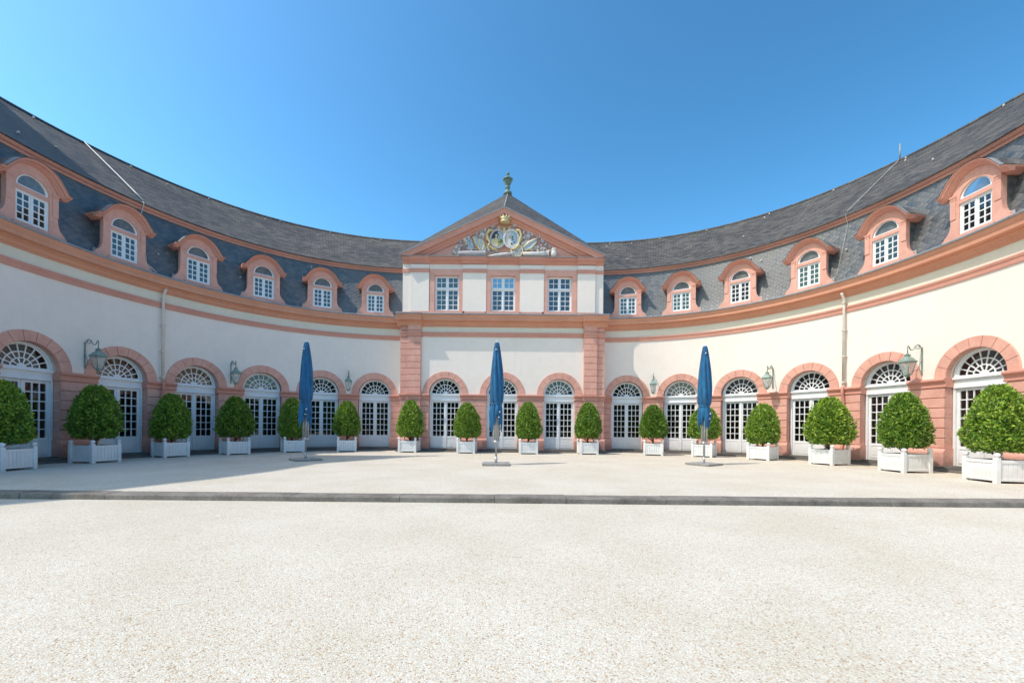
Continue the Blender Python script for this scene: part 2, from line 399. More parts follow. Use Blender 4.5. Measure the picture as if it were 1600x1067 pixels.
# ------------------------------------------------------------------ walls
def wall_with_arches(mb, f, s0, s1, doors, ztop, step=0.25):
    """plaster skin with arched openings, plus the reveals"""
    doors = sorted(doors); edges = [s0]
    def strip(ss, zlo, zhi):
        vs = []; 
        for x, z in zip(ss, zlo): vs += [f(x, 0, z), f(x, 0, zhi)]
        mb.add(vs, [(2*i, 2*i+2, 2*i+3, 2*i+1) for i in range(len(ss)-1)], 'plaster')
    cur = s0
    for d in doors:
        ss = span(cur, d-OW, step); strip(ss, [-0.2]*len(ss), ztop)
        th = [pi-pi*i/24 for i in range(25)]
        ss = [d+OW*cos(t) for t in th]; strip(ss, [ZS+OW*sin(t) for t in th], ztop)
        pr = [(d-OW, -0.2)]+[(d+OW*cos(t), ZS+OW*sin(t)) for t in th]+[(d+OW, -0.2)]
        vs = []
        for x, z in pr: vs += [f(x, 0, z), f(x, -0.42, z)]
        mb.add(vs, [(2*i, 2*i+1, 2*i+3, 2*i+2) for i in range(len(pr)-1)], 'plaster')
        cur = d+OW
    ss = span(cur, s1, step); strip(ss, [-0.2]*len(ss), ztop)
for f, s0, s1, doors, zt in ((bend, sL1, sL0, SL, 7.0), (bend, sR0, sR1, SR, 7.0)):
    mb = MB(); wall_with_arches(mb, f, s0, s1, doors, zt)
    bpart(mb, 'wall')
mb = MB(); PD = [-3.16, 0, 3.16]; wall_with_arches(mb, pav, -5.62, 5.62, PD, 7.0, 1)
for sx in (-1, 1):   # returns of the projecting pavilion
    mb.add([pav(sx*5.62, 0, -0.2), pav(sx*5.62, -1.2, -0.2), pav(sx*5.62, -1.2, 7.0), pav(sx*5.62, 0, 7.0)], [(0, 1, 2, 3)], 'plaster')
bpart(mb, 'wall')

# inner rooms so that one looks into real depth behind the panes
def room(f, ss):
    mb = MB()
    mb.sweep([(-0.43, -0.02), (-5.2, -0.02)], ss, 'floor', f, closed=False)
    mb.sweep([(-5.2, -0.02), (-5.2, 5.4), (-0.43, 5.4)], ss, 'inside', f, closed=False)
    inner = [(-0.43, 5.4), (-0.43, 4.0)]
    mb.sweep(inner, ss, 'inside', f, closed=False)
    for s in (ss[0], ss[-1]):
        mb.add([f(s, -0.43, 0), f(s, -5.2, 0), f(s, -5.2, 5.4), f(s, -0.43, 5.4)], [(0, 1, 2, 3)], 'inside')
    bpart(mb, 'interior')
room(bend, span(sL1+0.4, sL0, 0.6)); room(bend, span(sR0, sR1-0.4, 0.6)); 
mb = MB(); 
for a, b_, c_, d_ in ((-5.6, 5.6, -0.43, -5.0),):
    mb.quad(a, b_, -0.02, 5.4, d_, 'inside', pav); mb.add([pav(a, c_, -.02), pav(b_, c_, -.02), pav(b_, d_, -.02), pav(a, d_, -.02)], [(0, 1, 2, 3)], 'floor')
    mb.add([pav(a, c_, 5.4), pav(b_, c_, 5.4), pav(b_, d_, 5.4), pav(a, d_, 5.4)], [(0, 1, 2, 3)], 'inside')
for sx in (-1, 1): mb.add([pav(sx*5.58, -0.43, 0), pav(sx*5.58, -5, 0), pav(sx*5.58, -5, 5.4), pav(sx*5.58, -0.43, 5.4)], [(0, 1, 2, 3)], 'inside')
bpart(mb, 'interior')

# ------------------------------------------------------------------ rusticated piers, plinths, imposts
def pier(f, a, b, endA=True, endB=True):
    mb = MB()
    ss = span(a, b, 0.33)
    # plinth block with a rounded shoulder
    pa, pb = a-(0.05 if endA else 0), b+(0.05 if endB else 0)
    mb.sweep([(-0.3, -0.02), (0.15, -0.02), (0.15, 0.47), (0.135, 0.53), (0.10, 0.57), (0.085, 0.62), (-0.3, 0.62)], span(pa, pb, 0.33), 'stone', f)
    z = 0.62; h = (2.70-0.62)/6
    for k in range(6):
        z0 = z+k*h+(0.012); z1 = z+(k+1)*h-0.012
        mb.sweep([(-0.3, z0), (0.055, z0), (0.068, z0+0.012), (0.068, z1-0.012), (0.055, z1), (-0.3, z1)], ss, 'stone', f)
    mb.sweep([(-0.3, 0.6), (0.038, 0.6), (0.038, 2.72), (-0.3, 2.72)], span(a+0.02, b-0.02, 0.33), 'groove', f)
    return bpart(mb, 'pier')
def impost(f, a, b, extra=0.05, oa=True, ob=True):
    mb = MB(); a2 = a-(extra if oa else 0); b2 = b+(extra if ob else 0)
    mb.sweep([(-0.3, 2.70), (0.085, 2.70), (0.10, 2.73), (0.10, 2.76), (0.075, 2.775), (0.075, 2.86), (0.10, 2.885), (0.145, 2.93), (0.165, 2.94), (0.165, 2.99), (0.15, 3.02), (-0.3, 3.02)],
             span(a2, b2, 0.33), 'band', f)
    return bpart(mb, 'impost')
def steps(f, a, b):
    mb = MB(); ss = span(a, b, 0.5)
    mb.sweep([(-0.45, -0.25), (0.52, -0.25), (0.52, -0.10), (0.50, -0.085), (-0.45, -0.085)], ss, 'step', f)
    mb.sweep([(-0.45, -0.09), (0.20, -0.09), (0.20, -0.012), (0.185, 0.0), (-0.45, 0.0)], ss, 'step', f)
    bpart(mb, 'plinth_step')
steps(bend, sL1, sL0); steps(bend, sR0, sR1); steps(pav, -5.75, 5.75)

def arch_ring(f, c):
    mb = MB(); n = 9; ri, ro = OW-0.014, RO
    for k in range(n):
        t0 = pi*k/n+(0.008 if k else 0); t1 = pi*(k+1)/n-(0.008 if k < n-1 else 0)
        ths = [t0+(t1-t0)*i/4 for i in range(5)]
        def pr(r, nn): return [f(c+r*cos(t), nn, ZS+r*sin(t)) for t in ths]
        rows = [pr(ri, -0.16), pr(ri, 0.035), pr(ri+0.012, 0.048), pr(ro-0.012, 0.048), pr(ro, 0.035), pr(ro, -0.01)]
        vs = [p for r in rows for p in r]; fs = []
        for i in range(len(rows)-1):
            for j in range(4): fs.append((i*5+j, i*5+j+1, i*5+5+j+1, i*5+5+j))
        fs.append(tuple(i*5 for i in range(6))); fs.append(tuple(i*5+4 for i in reversed(range(6))))
        mb.add(vs, fs, 'stone')
    ths = [pi*i/36 for i in range(37)]
    vs = [f(c+r*cos(t), nn, ZS+r*sin(t)) for t in ths for r, nn in ((ri+0.004, -0.15), (ri+0.004, 0.022), (ro-0.01, 0.022))]
    mb.add(vs, [(3*i+j, 3*i+3+j, 3*i+4+j, 3*i+1+j) for i in range(36) for j in (0, 1)], 'groove')
    return bpart(mb, 'arch_surround')

for sgn, D, s0, s1 in ((-1, SL, sL0, sL1), (1, SR, sR0, sR1)):
    D2 = list(D)
    for k, d in enumerate(D2):
        arch_ring(bend, d)
        inner = (s0 if k == 0 else D2[k-1]+sgn*(OW-.014)); outer = d-sgn*(OW-.014)
        a, b_ = sorted((inner, outer)); first = k == 0
        ea, eb = (not (first and sgn > 0)), (not (first and sgn < 0))
        pier(bend, a, b_, ea, eb); impost(bend, a, b_, 0.05, ea, eb)
    a, b_ = sorted((D2[-1]+sgn*(OW-.014), s1)); pier(bend, a, b_); impost(bend, a, b_)
for d in PD: arch_ring(pav, d)
for a, b_, ea, eb in ((-5.62, -3.16-OP, True, True), (-3.16+OP, -OP, 1, 1), (OP, 3.16-OP, 1, 1), (3.16+OP, 5.62, 1, 1)):
    pier(pav, a, b_, ea, eb); impost(pav, a, b_, 0.05)
# tall rusticated corner pilasters of the pavilion: a set-back strip and a full pilaster on each side
for sx in (-1, 1):
    for (xa, xb, nf, nm) in ((5.20, 5.64, 0.06, 'pilaster'), (4.49, 5.20, 0.20, 'pilaster')):
        a, b_ = sorted((sx*xa, sx*xb)); mb = MB()
        zs = 3.02; h = (6.86-3.02)/11
        for k in range(11):
            z0 = zs+k*h+0.011; z1 = zs+(k+1)*h-0.011
            mb.sweep([(-0.1, z0), (nf-0.012, z0), (nf, z0+0.012), (nf, z1-0.012), (nf-0.012, z1), (-0.1, z1)], [a, b_], 'stone', pav)
        mb.sweep([(-0.1, 3.01), (nf-0.03, 3.01), (nf-0.03, 6.86), (-0.1, 6.86)], [a+0.01, b_-0.01], 'groove', pav)
        # lower part carries the pilaster down to its plinth
        if nf > 0.1:
            for k in range(6):
                z0 = 0.62+k*(2.08/6)+0.012; z1 = 0.62+(k+1)*(2.08/6)-0.012
                mb.sweep([(0.0, z0), (nf, z0), (nf, z1), (0.0, z1)], [a, b_], 'stone', pav)
            mb.sweep([(0.0, 0.6), (nf-0.03, 0.6), (nf-0.03, 2.72), (0.0, 2.72)], [a+.01, b_-.01], 'groove', pav)
            mb.sweep([(0.0, -0.02), (nf+0.09, -0.02), (nf+0.09, 0.5), (nf+0.03, 0.6), (0, 0.6)], [a-0.05, b_+0.05], 'stone', pav)
            mb.sweep([(0, 2.70), (nf+0.03, 2.70), (nf+0.03, 2.86), (nf+0.1, 2.94), (nf+0.1, 3.02), (0, 3.02)], [a-0.05, b_+0.05], 'band', pav)
        bpart(mb, nm)

# ------------------------------------------------------------------ string courses and cornices
ZB0, ZB1 = 6.19, 6.44
def string_course(f, a, b, off=0, name='string_course'):
    mb = MB()
    mb.sweep([(-0.05+off, ZB0), (0.045+off, ZB0), (0.055+off, ZB0+0.13), (0.075+off, ZB0+0.15), (0.09+off, ZB1-0.05), (0.09+off, ZB1-0.01), (-0.05+off, ZB1)], span(a, b, 0.3), 'band', f)
    bpart(mb, name)
def frieze(f, a, b, off=0):
    mb = MB(); mb.sweep([(0.006+off, ZB1-0.01), (0.006+off, 6.9)], span(a, b, 0.3), 'frieze', f, closed=False); bpart(mb, 'frieze')
CORN = [(-0.2, 6.83), (0.05, 6.83), (0.06, 6.88), (0.10, 6.90), (0.11, 6.95), (0.14, 7.01), (0.19, 7.05), (0.22, 7.06), (0.22, 7.09), (0.37, 7.12), (0.38, 7.24), (0.40, 7.26), (0.43, 7.32), (0.46, 7.38), (0.46, 7.40)]
def cornice(f, ss, off=0, dz=0.0, sc=1.0, shift=0):
    mb = MB()
    pr = [(n*sc+off, 6.83+(z-6.83)*1.0+dz) for n, z in CORN]
    mb.sweep(pr+[(-0.2, pr[-1][1])], ss, 'ochre', f)
    bpart(mb, 'cornice')
    mb = MB(); zt = pr[-1][1]
    mb.sweep([(-0.2, zt+0.003), (pr[-1][0]+0.03, zt+0.003), (pr[-1][0]+0.045, zt+0.05), (pr[-1][0]+0.02, zt+0.075), (-0.2, zt+0.09)], ss, 'lead', f)
    bpart(mb, 'gutter')
for a, b_ in ((sL1, sL0), (sR0, sR1)):
    string_course(bend, a, b_); frieze(bend, a, b_); cornice(bend, span(a, b_, 0.25))
string_course(pav, -4.5, 4.5); frieze(pav, -4.5, 4.5)
DZ = -0.10
for sx in (-1, 1):
    for (xa, xb, off) in ((5.18, 5.66, 0.07), (4.47, 5.22, 0.17)):
        a, b_ = sorted((sx*xa, sx*xb)); string_course(pav, a, b_, off, 'capital_band')
    a, b_ = sorted((sx*4.40, sx*5.78)); cornice(pav, [a, b_], 0.13, DZ)
    # cornice return along the side of the pavilion
    def ret(x, n, z, sx=sx): return pav(sx*(5.62+n), -x, z)
    mb = MB(); mb.sweep([(n*0.55, z+DZ) for n, z in CORN]+[(0, 7.30)], [-0.1, 1.2], 'ochre', ret); bpart(mb, 'cornice')
cornice(pav, [-4.40, 4.40], 0.0, DZ+0.001)

# ------------------------------------------------------------------ pavilion upper storey
ZU = 7.30; UT = 10.2; UH = 5.55
mb = MB()
WX = [-2.93, 0.0, 3.17]      # window centres
WX = [-3.10, 0.0, 3.13]
rects = [[(x-0.70, 7.56), (x+0.70, 7.56), (x+0.70, 9.60), (x-0.70, 9.60)] for x in WX]
mb.plate([(-UH, ZU), (UH, ZU), (UH, UT), (-UH, UT)], rects, -0.35, 0.0, 'plaster', pav)
for sx in (-1, 1):
    mb.add([pav(sx*UH, -0.3, ZU-0.3), pav(sx*UH, -7, ZU-0.3), pav(sx*UH, -7, UT+.2), pav(sx*UH, -0.3, UT+.2)], [(0, 1, 2, 3)], 'plaster')
mb.quad(-UH, UH, ZU, UT, -4.5, 'inside', pav)
bpart(mb, 'upper_wall')
# plaster pilaster strips
for (a, b_) in ((-5.10, -4.08), (-2.22, -0.93), (0.93, 2.25), (4.10, 5.08)):
    mb = MB(); mb.box(a, b_, 0.0, 0.10, 7.56, 10.16, 'plaster', pav)
    bpart(mb, 'pilaster_strip')
mb = MB()                                   # base band, architrave band and main cornice of the storey, broken forward over the strips
edges = [(-UH-0.02, -5.12, 0), (-5.12, -4.06, 1), (-4.06, -2.24, 0), (-2.24, -0.91, 1), (-0.91, 0.91, 0), (0.91, 2.27, 1), (2.27, 4.08, 0), (4.08, 5.10, 1), (5.10, UH+0.02, 0)]
for a, b_, k in edges:
    o = 0.115*k
    if k: mb.box(a+0.01, b_-0.01, -0.01, 0.13, 7.32, 7.56, 'band', pav); mb.box(a, b_, -0.01, 0.15, 9.72, 9.91, 'band', pav)
    else: mb.box(a, b_, -0.01, 0.04, 7.32, 7.555, 'band', pav); mb.box(a, b_, -0.01, 0.05, 9.725, 9.905, 'band', pav)
bpart(mb, 'band')
mb = MB()
for a, b_, k in edges:
    o = 0.10*k; e = 0.03 if k else -0.03
    mb.sweep([(-0.05, 10.19), (0.04+o, 10.19), (0.06+o, 10.24), (0.12+o, 10.30), (0.13+o, 10.33), (0.26+o*.6, 10.36), (0.27+o*.6, 10.43), (0.31+o*.6, 10.49), (-0.05, 10.49)],
             [a-e, b_+e], 'band', pav)
mb.sweep([(-0.05, 10.492), (0.40, 10.492), (0.40, 10.515), (-0.05, 10.55)], [-UH-0.05, UH+0.05], 'lead', pav)
bpart(mb, 'cornice')
for x in WX:                                # window surrounds and sash windows
    mb = MB()
    mb.plate([(x-0.94, 7.565), (x+0.94, 7.565), (x+0.94, 9.90), (x-0.94, 9.90)], [[(x-0.68, 7.62), (x+0.68, 7.62), (x+0.68, 9.57), (x-0.68, 9.57)]], -0.2, 0.075, 'stone', pav)
    mb.box(x-0.97, x+0.97, 0.0, 0.13, 7.45, 7.60, 'stone', pav)
    bpart(mb, 'window_surround')
def grid(x0, x1, z0, z1, nx, nz, bar):
    w_ = (x1-x0-(nx-1)*bar)/nx; h_ = (z1-z0-(nz-1)*bar)/nz; out = []
    for i in range(nx):
        for j in range(nz):
            a = x0+i*(w_+bar); b = z0+j*(h_+bar); out.append([(a, b), (a+w_, b), (a+w_, b+h_), (a, b+h_)])
    return out
def rect(x0, x1, z0, z1): return [(x0, z0), (x1, z0), (x1, z1), (x0, z1)]
mb = MB()
mb.plate(rect(-0.68, 0.68, 0, 1.95), [rect(-0.62, -0.03, 0.06, 1.20), rect(0.03, 0.62, 0.06, 1.20), rect(-0.62, -0.03, 1.28, 1.90), rect(0.03, 0.62, 1.28, 1.90)], -0.20, -0.10, 'white')
mb.box(-0.68, 0.68, -0.10, -0.07, 1.21, 1.27, 'white'); mb.box(-0.03, 0.03, -0.10, -0.08, 0.0, 1.21, 'white')
w0 = mb.build('window', palace)
for (a, b_) in ((-0.62, -0.03), (0.03, 0.62)):
    for z0, z1, nz in ((0.06, 1.20, 4), (1.28, 1.90, 2)):
        mb = MB(); mb.plate(rect(a, b_, z0, z1), grid(a+0.05, b_-0.05, z0+0.05, z1-0.045, 2, nz, 0.03), -0.17, -0.125, 'white')
        mb.quad(a+0.02, b_-0.02, z0+0.02, z1-0.02, -0.15, 'glass_bright')
        mb.build('casement', w0)
def on_pav(o, x, z): p = pav(x, 0, z); o.location = (p[0], p[1]-YP, p[2])
on_pav(w0, WX[0], 7.62)
for x in WX[1:]: on_pav(clone(w0, palace), x, 7.62)

# pediment
AP = 13.13; BZ = 10.52; PH = UH+0.02
mb = MB(); mb.add([pav(-PH, 0.02, BZ-0.1), pav(PH, 0.02, BZ-0.1), pav(0.05, 0.02, AP-0.1)], [(0, 1, 2)], 'stone'); bpart(mb, 'tympanum')
mb = MB()
prof = [(0.0, -0.50), (0.10, -0.50), (0.12, -0.40), (0.20, -0.34), (0.22, -0.27), (0.38, -0.24), (0.40, -0.08), (0.45, 0.0), (-0.1, 0.0)]   # (n, drop below the rake line)
for sx in (-1, 1):
    L = math.hypot(PH, AP-BZ-0.03)
    vs = []
    for (X, Z, side) in ((sx*PH, BZ+0.03, 0), (0.05, AP, 1)):
        for (n, dz) in prof:
            k = 1.0
            z = Z+dz*1.12
            x = X
            if side == 0 and z < BZ: # mitre onto the horizontal cornice
                z = BZ; x = X-sx*(-dz*1.12)*(PH/(AP-BZ))*0.97
            vs.append(pav(x, n, z))
    k = len(prof); mb.add(vs, [(j, j+k, (j+1) % k+k, (j+1) % k) for j in range(k)]+[tuple(range(k))], 'band')
bpart(mb, 'raking_cornice')
mb = MB()
for sx in (-1, 1):   # thin bright lead edge along the rake
    vs = [pav(sx*(PH+0.02), n, BZ+0.03+dz) for n, dz in ((-0.1, 0.003), (0.48, 0.003), (0.48, 0.05), (-0.1, 0.06))]+[pav(0.05, n, AP+dz) for n, dz in ((-0.1, 0.003), (0.48, 0.003), (0.48, 0.05), (-0.1, 0.06))]
    mb.add(vs, [(j, j+4, (j+1) % 4+4, (j+1) % 4) for j in range(4)]+[(0, 1, 2, 3)], 'lead')
bpart(mb, 'rake_flashing')
# tent roof of the pavilion
mb = MB(); PK = pav(0.16, -4.4, 16.6); A = pav(0.05, 0.46, AP+0.055); AB = pav(0.05, -9.2, AP+.05)
CLf = pav(-PH-.02, 0.46, BZ+.08); CRf = pav(PH+.02, 0.46, BZ+.08); CLb = pav(-PH-.02, -9.2, BZ+.08); CRb = pav(PH+.02, -9.2, BZ+.08)
def tri(a, b, c):
    va, vb, vc = map(Vector, (a, b, c)); e = (vb-va).normalized(); nn = e.cross(vc-va).normalized()
    hz = Vector((0, 0, 1)).cross(nn).normalized(); up = nn.cross(hz)
    if up.z < 0: up = -up; hz = -hz
    mb.add([a, b, c], [(0, 1, 2)], 'slate_top', [((p-va).dot(hz), (p-va).dot(up)) for p in (va, vb, vc)])
for t_ in ((CLf, A, PK), (A, CRf, PK), (CRf, CRb, PK), (CLb, CLf, PK), (CRb, AB, PK), (AB, CLb, PK)): tri(*t_)
roofp = bpart(mb, 'pavilion_roof')
mb = MB(); mb.tube([(PK[0], -PK[1], PK[2]-.02), (A[0], -A[1], A[2]+.0)], 0.035, 'lead'); bpart(mb, 'roof_hip')
mb = MB()
mb.lathe([(0.30, -0.15), (0.26, 0.05), (0.13, 0.13), (0.10, 0.26), (0.17, 0.32), (0.17, 0.36), (0.11, 0.40), (0.14, 0.50), (0.24, 0.68), (0.29, 0.84), (0.33, 0.86), (0.33, 0.91), (0.24, 0.96), (0.17, 1.03), (0.07, 1.08), (0.06, 1.18), (0.11, 1.22), (0.12, 1.28), (0.08, 1.34), (0.015, 1.37)], 'copper', (PK[0], -PK[1], PK[2]), 24)
bpart(mb, 'roof_urn')

# ------------------------------------------------------------------ coat-of-arms relief in the pediment
def X_(zx): return -3.286+0.014+zx*0.004197
def Z_(zy): return 13.47-zy*0.004197
def tf(x, n, z): return pav(x, n+0.02, z)
def ell(cx, cz, rx, rz, k=28, a0=0, a1=2*pi): return [(cx+rx*cos(a0+(a1-a0)*i/k), cz+rz*sin(a0+(a1-a0)*i/k)) for i in range(k)]
def dome(mb, cx, cz, rx, rz, n0, h, m, k=28, rings=5):
    vs = []; fs = []
    for i in range(rings+1):
        a = i/rings*pi/2; rr = cos(a)
        for j in range(k):
            t = 2*pi*j/k; vs.append(tf(cx+rx*rr*cos(t), n0+h*sin(a), cz+rz*rr*sin(t)))
    for i in range(rings):
        for j in range(k): fs.append((i*k+j, i*k+(j+1) % k, (i+1)*k+(j+1) % k, (i+1)*k+j))
    mb.add(vs, fs, m, smooth=True)
relief = []
mb = MB()      # cartouche
for cx in (705, 880):
    mb.plate(ell(X_(cx), Z_(455), 0.45, 0.53), [ell(X_(cx), Z_(455), 0.35, 0.43)], 0.0, 0.20 if cx > 800 else 0.18, 'relief_dark' if cx < 800 else 'relief', tf)
for sx, pts in ((-1, [(640, 345), (590, 350), (562, 400), (570, 450), (600, 500), (590, 545), (640, 590), (700, 600)]), (1, [(935, 345), (985, 350), (1010, 400), (1005, 450), (985, 500), (975, 545), (930, 590), (890, 592)])):
    mb.tube([(X_(a), 0.18, Z_(b)) for a, b in pts], [0.06, 0.09, 0.075, 0.085, 0.055, 0.06, 0.07, 0.05], 'gold', tf)
    for a, b in pts[1:7:2]: dome(mb, X_(a), Z_(b), 0.10, 0.12, 0.10, 0.16, 'gold', 12, 4)
dome(mb, X_(790), Z_(350), 0.09, 0.22, 0.12, 0.12, 'gold', 12, 4); dome(mb, X_(720), Z_(318), 0.09, 0.1, 0.1, 0.12, 'gold', 12, 4); dome(mb, X_(855), Z_(318), 0.09, 0.1, 0.1, 0.12, 'gold', 12, 4)
dome(mb, X_(905), Z_(588), 0.12, 0.09, 0.1, 0.12, 'gold', 12, 4)
bpart(mb, 'relief_cartouche')
for cx, quad_ in ((705, ('pale_blue', 'black', 'pale_yellow', 'green')), (880, ('pale_blue', 'relief', 'relief', 'pale_blue'))):
    mb = MB(); cx_, cz_ = X_(cx), Z_(455)
    for q in range(4):     # quartered shield
        a0 = pi/2*q; pts = [(cx_, cz_)]+[(cx_+0.345*cos(a0+pi/2*i/8), cz_+0.425*sin(a0+pi/2*i/8)) for i in range(9)]
        mb.plate(pts, [], 0.0, 0.13+0.004*q, quad_[q], tf)
    R2 = random.Random(cx)
    for i in range(9):
        a = R2.uniform(0, 2*pi); r = R2.uniform(0.08, 0.26)
        dome(mb, cx_+r*cos(a), cz_+r*1.2*sin(a), R2.uniform(0.03, 0.07), R2.uniform(0.03, 0.08), 0.135, 0.05, R2.choice(['black', 'gold', 'gold', 'black', 'relief']), 8, 3)
    bpart(mb, 'relief_shield')
mb = MB()      # crown
cx, cz = X_(797), Z_(262)
mb.lathe([(0.24, 0.0), (0.27, 0.02), (0.27, 0.09), (0.24, 0.10), (0.25, 0.16), (0.30, 0.26)], 'gold', (cx, 0.22, cz), 20, f=tf)
for i in range(10):
    a = 2*pi*i/10; mb.lathe([(0.075, 0), (0.06, 0.07), (0.03, 0.12), (0.035, 0.15), (0.0, 0.17)], 'gold', (cx+0.28*cos(a), 0.22+0.28*sin(a)*0.7, cz+0.24), 8, f=tf)
dome(mb, cx, cz+0.25, 0.17, 0.17, 0.10, 0.2, 'gold', 14, 4)
bpart(mb, 'relief_crown')
def striped(pts_lo, pts_hi, cols, nf):      # banner between two polylines, striped across
    mb = MB(); n_ = len(cols); k = len(pts_lo)
    for c in range(n_):
        vs = []
        for a, b in zip(pts_lo, pts_hi):
            for g in (c/n_, (c+1)/n_):
                x = a[0]+(b[0]-a[0])*g; z = a[1]+(b[1]-a[1])*g
                for nn in (0.01, nf+0.05*sin(g*9)): vs.append(tf(X_(x), nn, Z_(z)))
        fs = []
        for i in range(k-1):
            o, p = 4*i, 4*i+4
            fs += [(o+1, p+1, p+3, o+3), (o, p, p+1, o+1), (o+2, o+3, p+3, p+2)]
        fs += [(0, 1, 3, 2), (4*k-4, 4*k-2, 4*k-1, 4*k-3)]
        mb.add(vs, fs, cols[c])
    bpart(mb, 'relief_banner')
striped([(370, 425), (400, 510), (430, 560), (465, 610)], [(525, 490), (535, 530), (540, 560), (520, 605)], ['pale_yellow', 'pale_blue', 'pale_yellow', 'pale_blue', 'pale_yellow'], 0.15)
striped([(300, 455), (310, 520), (320, 600)], [(360, 455), (380, 520), (375, 600)], ['pale_blue', 'pale_blue'], 0.10)
striped([(1035, 555), (1110, 480), (1225, 430)], [(1060, 610), (1150, 590), (1215, 500)], ['relief', 'pale_yellow', 'pale_blue', 'relief', 'pale_blue', 'pale_yellow'], 0.15)
striped([(1010, 500), (1060, 470), (1120, 460)], [(1030, 560), (1070, 520), (1115, 475)], ['relief', 'pale_yellow'], 0.10)
for pts, r, mm in (([(190, 650), (300, 650), (530, 650), (545, 650)], [0.10, 0.13, 0.14, 0.12], 'relief_dark'), ([(590, 688), (680, 668), (790, 655), (900, 650)], [0.05, 0.07, 0.075, 0.08], 'relief'), ([(1035, 650), (1200, 650), (1370, 650)], [0.10, 0.11, 0.12], 'relief')):
    mb = MB(); mb.tube([(X_(a), 0.16, Z_(b)) for a, b in pts], r, mm, tf, 12)
    a, b = pts[-1]
    mb.tube([(X_(a)-0.05, 0.16, Z_(b)), (X_(a)+0.02, 0.16, Z_(b))], [r[-1]+0.03]*2, mm, tf, 12); bpart(mb, 'relief_cannon')
mb = MB(); dome(mb, X_(955), Z_(610), 0.31, 0.32, 0.12, 0.05, 'relief', 24, 5); dome(mb, X_(955), Z_(610), 0.08, 0.08, 0.16, 0.05, 'relief_dark', 12, 4)
for q in range(8): mb.tube([(X_(955)+0.08*cos(q*pi/4), 0.17, Z_(610)+0.08*sin(q*pi/4)), (X_(955)+0.28*cos(q*pi/4), 0.15, Z_(610)+0.28*sin(q*pi/4))], 0.015, 'relief_dark', tf, 6)
mb.plate(ell(X_(955), Z_(610), 0.36, 0.37), [ell(X_(955), Z_(610), 0.28, 0.29)], 0.0, 0.19, 'pale_yellow', tf); bpart(mb, 'relief_drum')
mb = MB(); mb.lathe([(0.09, -0.24), (0.15, -0.18), (0.16, 0.0), (0.11, 0.10), (0.14, 0.15), (0.13, 0.21), (0.02, 0.24)], 'relief', (X_(1440), 0.2, Z_(635)), 14, f=tf); bpart(mb, 'relief_vase')
mb = MB(); Rr = random.Random(3)     # lances, leaves and armour fanned out behind
for (ex, ey) in ((130, 620), (170, 560), (215, 490), (270, 460), (330, 420), (430, 380), (480, 345), (530, 330), (640, 290), (925, 275), (1050, 350), (1110, 370), (1165, 385), (1240, 420), (1290, 465), (1340, 510), (1390, 550), (1400, 600)):
    sx = 720 if ex < 800 else 880
    mb.tube([(X_(sx), 0.04, Z_(620)), (X_(ex), 0.08, Z_(ey))], 0.022, 'relief_dark', tf, 6)
    for j in range(3):
        dome(mb, X_(ex+Rr.uniform(-14, 14)), Z_(ey+Rr.uniform(-12, 12)), Rr.uniform(0.05, 0.10), Rr.uniform(0.06, 0.13), 0.02, 0.12, Rr.choice(['relief_dark', 'relief_dark', 'relief']), 8, 3)
for (cx, cy, rx, ry) in ((240, 560, .2, .2), (450, 450, .22, .3), (560, 600, .25, .2), (610, 560, .2, .25), (1150, 560, .25, .15), (1270, 560, .24, .3), (1340, 590, .18, .2), (160, 620, .2, .2), (330, 590, .2, .15), (660, 610, .2, .2), (1230, 600, .3, .15), (480, 520, .15, .3), (1060, 420, .12, .1), (1120, 420, .12, .1), (290, 500, .12, .14), (520, 400, .12, .14)):
    for j in range(7):
        dome(mb, X_(cx)+Rr.uniform(-rx, rx), max(BZ+0.12, Z_(cy)+Rr.uniform(-ry, ry)), Rr.uniform(0.05, 0.13), Rr.uniform(0.04, 0.14), 0.0, Rr.uniform(0.08, 0.16), Rr.choice(['relief', 'relief', 'relief_dark', 'relief_dark', 'pale_yellow'] if j < 2 else ['relief', 'relief_dark']), 9, 3)
mb.box(X_(120), X_(1420), 0.0, 0.2, BZ+0.02, BZ+0.07, 'relief', tf)
bpart(mb, 'relief_trophies')

